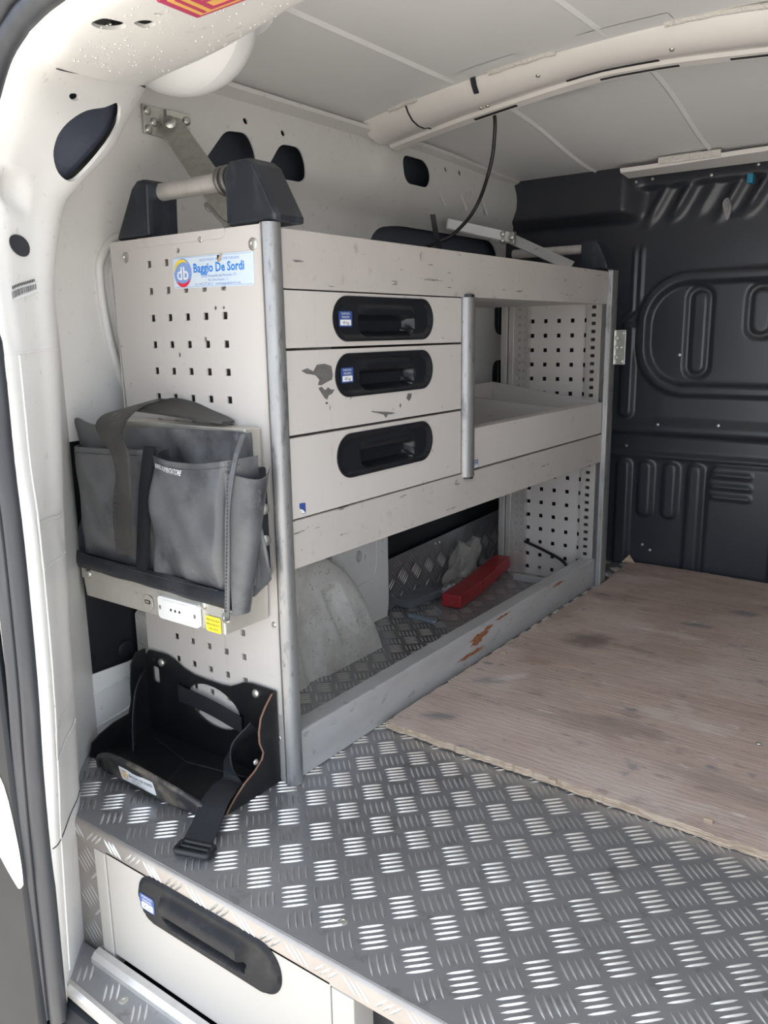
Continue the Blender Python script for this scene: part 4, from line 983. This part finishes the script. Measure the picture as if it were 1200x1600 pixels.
# printed words
tb = MB(); tb.text('VANO ALIMENTATORE', .0105, lambda u, v, w: (u, fnR((u + .196 - .012) / .19, (v - .322) / .18)[1] - .0032, v), -.158, .486, 0, 0, ang=math.radians(-4), sx=.60); tb.build('printed_words', 'swhite', bg_)
# strap: across the top, folds over and hangs down the front
ctr = smooth_path([(-.085, -.018, .5475), (-.105, -.020, .551), (-.145, -.022, .557), (-.190, -.028, .565), (-.226, -.045, .570), (-.248, -.072, .564), (-.246, -.100, .548), (-.226, -.118, .530), (-.200, -.124, .510), (-.198, -.122, .480), (-.206, -.121, .44), (-.213, -.120, .40), (-.214, -.118, .355)], 5)
sd0 = smooth_path([(.002, .010, .0), (.004, .016, .001), (.008, .022, .003), (.015, .026, .006), (.023, .024, .008), (.027, .016, .008), (.028, .006, .004), (.027, .0, .0), (.022, -.002, .002), (.018, -.002, .002), (.019, 0, .001), (.019, 0, .001), (.020, 0, .001)], 5)
MB().ribbon(ctr, sd0, .004).build('strap', 'strapl', bg_, smooth=50)
s_ = MB()
for k in range(40, 60):
    c_ = Vector(ctr[k]) - Vector(sd0[k]) * .75 + Vector((0, -.0028, 0)); s_.tube([c_, c_ + Vector((0, 0, -.004))], .0006, 4)
s_.build('stitching', 'stitch', bg_)

# ================================================================== BLACK CANISTER HOLDER
ch = thing('canister_holder', (-.17, -.08, ZF), 'black steel canister holder with loose strap at the foot of the end panel', 'canister holder')
back = smooth_closed([(-.343, .02), (-.344, .10), (-.338, .134), (-.318, .141), (-.290, .141), (-.267, .137), (-.240, .125), (-.189, .121), (-.135, .122), (-.106, .133), (-.085, .139), (-.060, .140)], 3) 
back = [(-.344, ZF + .001), (-.344, .10), (-.341, .128), (-.330, .139), (-.300, .141), (-.280, .141), (-.262, .136), (-.240, .126), (-.215, .121), (-.189, .120), (-.150, .120), (-.130, .122), (-.112, .130), (-.098, .137), (-.080, .140), (-.031, .140), (-.031, ZF + .001)]
oval = ell(-.171, .076, .062, .035, 28, math.radians(-6))
win = rrect(-.322, -.306, .083, .112, .004, 3)
sheet_obj('back_plate', back, [oval, win, ell(-.318, .124, .003, .003, 8)], PY(-.006), .003, 'steelblk', ch, bevel=.0006)
for (x, z) in ((-.296, .124), (-.070, .126)): put('bolt', DOME, (x, -.0065, z), (0, -1, 0), ch)
lpn = [(-.004, .139), (-.024, .138), (-.036, .120), (-.040, .085), (-.041, .056), (-.048, .034), (-.080, .030), (-.104, .022), (-.124, .012), (-.132, ZF + .001), (-.004, ZF + .001)]
MB().prism(lpn, PX(-.344), 0, .003).build('side_plate', 'steelblk', ch, bevel=.0006)
rpn = [(-.004, .140), (-.012, .138), (-.028, .122), (-.038, .108), (-.043, .088), (-.043, .070), (-.036, .052), (-.040, .042), (-.056, .030), (-.078, .020), (-.096, .008), (-.108, -.002), (-.116, ZF + .001), (-.004, ZF + .001)]
rs = MB().prism(rpn, PX(-.031), 0, .003).build('side_plate', 'steelblk', ch)
MB().tube([(-.0295, y - .0006, z) for y, z in rpn[1:13]], .0016, 6).build('rusty_edge', 'edge_rust', ch)
MB().box(-.342, -.031, -.130, -.008, ZF + .0012, ZF + .004).build('base_plate', 'steelblk', ch)
# pressed ribs of the tray
rb = MB(); rb.tube([(-.30, -.03, ZF + .005), (-.19, -.055, ZF + .005), (-.06, -.03, ZF + .005)], .002, 6); rb.tube([(-.19, -.055, ZF + .005), (-.16, -.12, ZF + .005)], .002, 6); rb.build('pressed_rib', 'steelblk', ch)
# front lip, arched and leaning
def lipm(u, v, w): return (u, -.140 - (v - ZF) * .22 - .012 * math.sin(PI * (u + .30) / .26) - w, v)
lip = smooth_path([(-.300, ZF + .004), (-.290, .012), (-.266, .026), (-.236, .036), (-.200, .041), (-.160, .040), (-.110, .032), (-.070, .021), (-.046, .011)], 4) + [(-.040, .006), (-.052, ZF + .001), (-.290, ZF + .001)]
sheet_obj('front_lip', lip, [], lipm, .006, 'dusty', ch, step=.012, smooth=40)
MB().tube([lipm(u, v, .0) for u, v in lip[:33]], .0045, 8).build('lip_edge', 'dusty', ch, smooth=60)
lb = MB(); lm = lambda u, v, w: lipm(u, v, w + .001)
v, f = sheet(rrect(-.222, -.138, .0005, .0255, .003, 3), [], lm, .0005, .01); lb.add(v, f, 0)
for r in (0, 60, 120): lb.prism(arcband(-.208, .014, .0075, .0086, 0, 359, 20) if False else [(-.208 + .0085 * math.cos(a) * math.cos(math.radians(r)) - .0035 * math.sin(a) * math.sin(math.radians(r)), .014 + .0085 * math.cos(a) * math.sin(math.radians(r)) + .0035 * math.sin(a) * math.cos(math.radians(r))) for a in np.linspace(0, 2 * PI, 18)[:-1]], lm, .0003 + r * 1e-6, .0005 + r * 1e-6, 1)
for r in (0, 60, 120): lb.prism([(-.208 + .0070 * math.cos(a) * math.cos(math.radians(r)) - .0025 * math.sin(a) * math.sin(math.radians(r)), .014 + .0070 * math.cos(a) * math.sin(math.radians(r)) + .0025 * math.sin(a) * math.cos(math.radians(r))) for a in np.linspace(0, 2 * PI, 18)[:-1]], lm, .0006 + r * 1e-6, .0008 + r * 1e-6, 0)
lb.prism(ell(-.208, .014, .0036, .0036, 12), lm, .001, .0012, 2)
lb.text('BAGGIO DE SORDI', .0075, lm, -.196, .0150, .0008, 3, sx=.88); lb.text('ALLESTIMENTI', .0035, lm, -.190, .0100, .0008, 3); lb.text('www.baggiodesordi.com', .0033, lm, -.193, .0055, .0008, 3)
lb.build('maker_label', ['swhite', 'orange', 'logoyellow', 'ink'], ch, label='white maker label with orange emblem')
# webbing: left hanging loop, right run and loose end with buckle
MB().ribbon(smooth_path([(-.330, -.020, .105), (-.318, -.045, .088), (-.308, -.062, .050), (-.302, -.070, .010), (-.298, -.074, ZF + .006)], 5), [(.010, -.010, .0)] * 21, .002).build('strap', 'web', ch, smooth=50)
MB().ribbon(smooth_path([(-.250, -.012, .083), (-.17, -.013, .078), (-.10, -.012, .066)], 5), [(0, 0, .014)] * 11, .002).build('strap', 'web', ch, smooth=50)
MB().ribbon(smooth_path([(-.050, -.030, .085), (-.072, -.050, .062), (-.080, -.062, .030), (-.062, -.072, .012), (-.052, -.095, .016), (-.036, -.130, .016), (-.018, -.165, .004), (-.004, -.196, ZF + .008)], 5),
            smooth_path([(.004, -.014, .014), (.006, -.016, .004), (.014, -.006, 0), (.018, .002, 0), (.019, .006, 0), (.0195, .007, 0), (.0200, .007, 0), (.0200, .007, 0)], 5), .0022).build('loose_strap', 'web', ch, smooth=50)
bk = MB(); c0, u_, v_ = Vector((.002, -.203, ZF + .007)), Vector((.956, .292, 0)), Vector((.292, -.956, 0))
rg = [(-.0245, -.011), (.0245, -.011), (.0245, .011), (-.0245, .011)]
bk.tube([c0 + u_ * a + v_ * b for a, b in roundpoly(rg, .005, 3)], .0046, 8, closed=True); bk.tube([c0 - u_ * .024 - v_ * .001, c0 + u_ * .024 - v_ * .001], .0034, 8)
bk.build('buckle', 'plastic', ch, smooth=60, label='black plastic ladder buckle')
put('bolt', SMALL, (-.0285, -.055, .045), (1, 0, 0), ch)

# ================================================================== UNDER-FLOOR DRAWER
fd = thing('floor_drawer', (.07, -.25, -.22), 'cream under-floor drawer with long black moulded handle', 'drawer')
hole = rrect(-.052, .192, -.100, -.040, .029, 9)
def hshape(u, v): return (u, v)
hp = rrect(-.066, .200, -.108, -.036, .034, 9)
v, f = sheet([(-.137, -.206), (.275, -.206), (.275, -.0385), (-.137, -.0385)], [rrect(-.062, .196, -.104, -.040, .031, 9)], PY(-.2485), .016)
MB().add(v, f).build('drawer_front', 'drawer_cream', fd, bevel=.001)
def hcup(u, v, w):
    hy0, hy1, hz0, hz1 = -.066, .200, -.108, -.036; cz = -.072; R = .036
    qx = max(abs(u - (hy0 + hy1) / 2) - ((hy1 - hy0) / 2 - R), 0); sd = math.hypot(qx, v - cz) - R
    h = .0045 * sst(.0, .004, -sd)
    g0, g1 = -.012, .142; r2 = .012
    ax = abs(u - (g0 + g1) / 2) - ((g1 - g0) / 2 - r2); az = abs(v - cz) - (.020 - r2 + .002)
    sd2 = math.hypot(max(ax, 0), max(az, 0)) + min(max(ax, az), 0) - r2
    k = sst(-.001, .005, -sd2); gr = sst(-.079, -.075, v)
    h += k * (-.022 * (1 - gr) + gr * .010 * max(0, 1 - ((v + .064) / .014) ** 2) ** .5)
    return (u, -.2490 - h - w, v)
v, f = sheet(hp, [], hcup, .002, (.0050, .0026))
hd = link('drawer_handle', new_mesh('drawer_handle', v, f, 'handle', None, 45), fd, label='long black recessed handle')
lb = MB(); mp = PY(-.2538); lb.prism(rrect(-.0575, -.0275, -.0885, -.0650, .003, 3), mp, 0, .0004, 0); lb.prism(rrect(-.0545, -.0305, -.0870, -.0770, .002, 2), mp, .0004, .0006, 1)
lb.text('PORTATA', .0048, mp, -.0425, -.0700, .0006, 1, align='CENTER'); lb.text('MASSIMA', .0048, mp, -.0425, -.0752, .0006, 1, align='CENTER'); lb.text('40 kg', .0065, mp, -.0425, -.0845, .0008, 2, align='CENTER')
lb.build('load_label', ['sblue', 'swhite', 'ink'], hd, label='small blue load label')

# ================================================================== LOOSE THINGS
# plywood board with ragged edges
def ragged(a, b, n, amp):
    a, b = np.array(a), np.array(b); t = (b - a) / np.linalg.norm(b - a); nn = np.array([-t[1], t[0]]); out = []; r = 0
    for k in range(n):
        r = .6 * r + RNG.normal(0, amp); out.append(tuple(a + (b - a) * k / n + nn * r))
    return out
pw = ragged((.006, .2285), (.632, .2135), 110, .0011) + ragged((.632, .2135), (1.16, .203), 40, .0011) + ragged((1.16, .203), (1.16, 1.40), 6, .0005) + ragged((1.16, 1.40), (.381, 1.440), 40, .001) + ragged((.381, 1.44), (.004, 1.452), 40, .001) + ragged((.004, 1.452), (.0175, 1.235), 22, .0008) + ragged((.0175, 1.235), (.0165, 1.19), 5, .0004) + ragged((.0165, 1.19), (.006, .2285), 100, .0010)
v, f = sheet(pw, [], lambda u, v_, w: (u, v_, .0025 + .0012 * math.sin(7 * u) * math.sin(5 * v_) + .004 * sst(.5, .0, math.hypot(u - .0, v_ - .23)) * 0 + w), .0125, .05)
me = new_mesh('plywood_board', v, f, ['ply', 'ply_edge'])
for p in me.polygons:
    if abs(p.normal.z) < .6: p.material_index = 1
ply = link('plywood_board', me, None, label='worn brown plywood board lying on the load floor', cat='plywood')
sv = MB(); sv.add([(-.012, 1.430, .003), (.024, 1.440, .003), (.004, 1.448, .024), (-.010, 1.436, -.002), (.024, 1.446, -.002)], [(0, 1, 2), (0, 2, 3), (1, 4, 2), (3, 2, 4), (0, 3, 4, 1)]); sv.build('splinter', 'ply_edge', ply)
for (x, y) in ((.03, .62), (.33, .213), (.55, .24)): MB().box(x - .006, x + .006, y - .003, y + .003, .002, .007).build('splinter', 'ply_edge', ply)
put('board_screw', SMALL, (.558, .508, .003), (0, 0, 1), ply)

# red triangle case
rc = thing('warning_triangle_case', (-.24, 1.05, ZF), 'long red plastic box lying on the floor of the bottom bay', 'box')
a0 = Vector((-.228, .829, ZF + .007)); dr = Vector((-.060, .450, 0)).normalized(); pr = Vector((dr.y, -dr.x, 0))
def rring(t, hw, h0, h1): 
    c = a0 + dr * t + Vector((0, 0, .045 * max(0, t - .15))); return [c - pr * hw + Vector((0, 0, h0)), c + pr * hw + Vector((0, 0, h0)), c + pr * (hw * .96) + Vector((0, 0, h1)), c - pr * (hw * .96) + Vector((0, 0, h1))]
MB().extr(None, [rring(0, .027, 0, .033), rring(.150, .027, 0, .033)]).build('end_cap', 'red', rc, bevel=.003)
MB().extr(None, [rring(.152, .0258, .001, .032), rring(.25, .0258, .001, .032), rring(.252, .0235, .001, .034), rring(.365, .0235, .001, .034)]).build('body', 'red', rc, bevel=.003)
MB().lathe([(.003, 0), (.003, .001), (.0015, .001)], a0 + Vector((.004, -.0002, .013)) , -dr, 10).build('rivet', 'edge_rust', rc)
# grey pad
gp = MB(); gp.extr(None, [[(-.368, .775, z), (-.315, .772, z), (-.300, .905, z), (-.362, .915, z)] for z in (ZF + .001, ZF + .022)])
gp.build('plastic_wedge', 'grey_plastic', bevel=.004, label='flat slate grey plastic block beside the tread kick plate', cat='block')
bs = MB(); bs.extr(None, [[(-.292, .738, z), (-.288, .726, z), (-.212, .716, z), (-.204, .722, z), (-.208, .733, z), (-.216, .728, z)] for z in (ZF + .001, ZF + .009)])
bs.build('plastic_strip', 'blue_grey', bevel=.001, label='small blue grey plastic strip on the bay floor', cat='strip')
# crumpled transparent sheet
def crumple(cx, cy, lx, ly, base, amp, seed, n=34, m=34):
    r = np.random.default_rng(seed); ks = r.uniform(8, 70, (9, 2)) * r.choice([-1, 1], (9, 2)); ph = r.uniform(0, 6.28, 9)
    def fn(a, b):
        x, y = cx + lx * (a - .5), cy + ly * (b - .5)
        h = sum(abs(math.sin(k[0] * x + k[1] * y + p)) / (1 + .02 * (abs(k[0]) + abs(k[1]))) for k, p in zip(ks, ph)) / 4.5
        return (x + .01 * math.sin(40 * y + seed), y + .012 * math.sin(33 * x + seed), base + amp * h)
    return fn
cf = MB(); cf.grid(40, 50, crumple(-.165, .95, .22, .50, ZF + .0015, .006, 3)); cf.build('plastic_film', 'film', smooth=30, label='crumpled clear plastic film spread under the red box', cat='film')
# standing clear bag
def bagfn(a, b):
    th = a * 2 * PI; z = ZF + .003 + .105 * b; r = (.055 - .020 * b) * (1 + .22 * math.sin(3 * th + 5 * b) + .10 * math.sin(7 * th - 9 * b))
    return (-.322 + r * math.cos(th) * .55 - .006 * b, 1.03 + r * math.sin(th) * 1.4 + .055 * b, z + .010 * math.sin(4 * th) * b)
cbg = MB(); cbg.grid(36, 22, bagfn); cbg.build('plastic_bag', 'bag', smooth=25, label='crumpled dusty clear plastic bag standing beside the red box', cat='plastic bag')
# white scrap
ps = MB(); ps.grid(10, 10, lambda a, b: (-.292 + .05 * (a - .5) + .010 * math.sin(6 * b), .915 + .045 * (b - .5), ZF + .006 + .034 * a * (1 - .3 * b) + .006 * math.sin(9 * a + 7 * b)))
ps.build('paper_scrap', 'paper', smooth=30, label='torn white scrap of paper leaning on the clear bag', cat='paper')
cw = MB(); cw.grid(26, 26, crumple(-.212, .770, .060, .050, ZF + .001, .024, 11)); cw.build('plastic_wrapper', 'film', smooth=25, label='small crumpled clear wrapper in front of the red box', cat='wrapper')
cw2 = MB(); cw2.grid(26, 26, crumple(-.318, 1.15, .055, .08, ZF + .004, .05, 19)); cw2.build('plastic_wrapper', 'film', smooth=25, label='crumpled clear wrapper at the far end of the red box', cat='wrapper')
# grey tray-like parts by the far panel
gt = MB(); gt.box(-.215, -.075, 1.135, 1.150, ZF + .001, ZF + .020); gt.box(-.105, -.085, 1.09, 1.135, ZF + .001, ZF + .018); gt.build('metal_bracket', 'kick', bevel=.003, label='grey metal bracket lying by the far perforated panel', cat='bracket')
ec = MB(); ec.tube(smooth_path([(-.212, L - .014, .088), (-.15, L - .020, .072), (-.09, L - .024, .050), (-.070, L - .034, .022), (-.066, L - .050, ZF + .006)], 6), .0042, 7)
ec.build('elastic_cord', 'plastic', smooth=60, label='black elastic cord sagging across the far perforated panel', cat='cord')
# hanging cable
hc = thing('hanging_cable', (-.124, .83, 1.11), 'black cable hanging from the roof crossbeam down behind the top rail', 'cable')
MB().tube(smooth_path([(-.118, .815, 1.135), (-.124, .836, 1.105), (-.135, .848, 1.049), (-.150, .853, 1.005), (-.175, .864, .962), (-.195, .861, .930), (-.220, .856, .904), (-.240, .846, .886), (-.258, .829, .874), (-.275, .80, .862)], 6), .0042, 8).build('cable', 'plastic', hc, smooth=60)
MB().ribbon([(-.200, .706, .915), (-.200, .712, .895), (-.200, .722, .866), (-.200, .735, .846)], [(.005, .003, 0)] * 4, .002).build('cable_tie', 'plastic', hc)
MB().ribbon([(-.094, .696, 1.172), (-.095, .690, 1.158), (-.098, .700, 1.148), (-.100, .714, 1.136)], [(.0055, 0, 0)] * 4, .002).build('zip_tie', 'ink', label='black zip tie sticking out of the roof crossbeam', cat='zip tie')
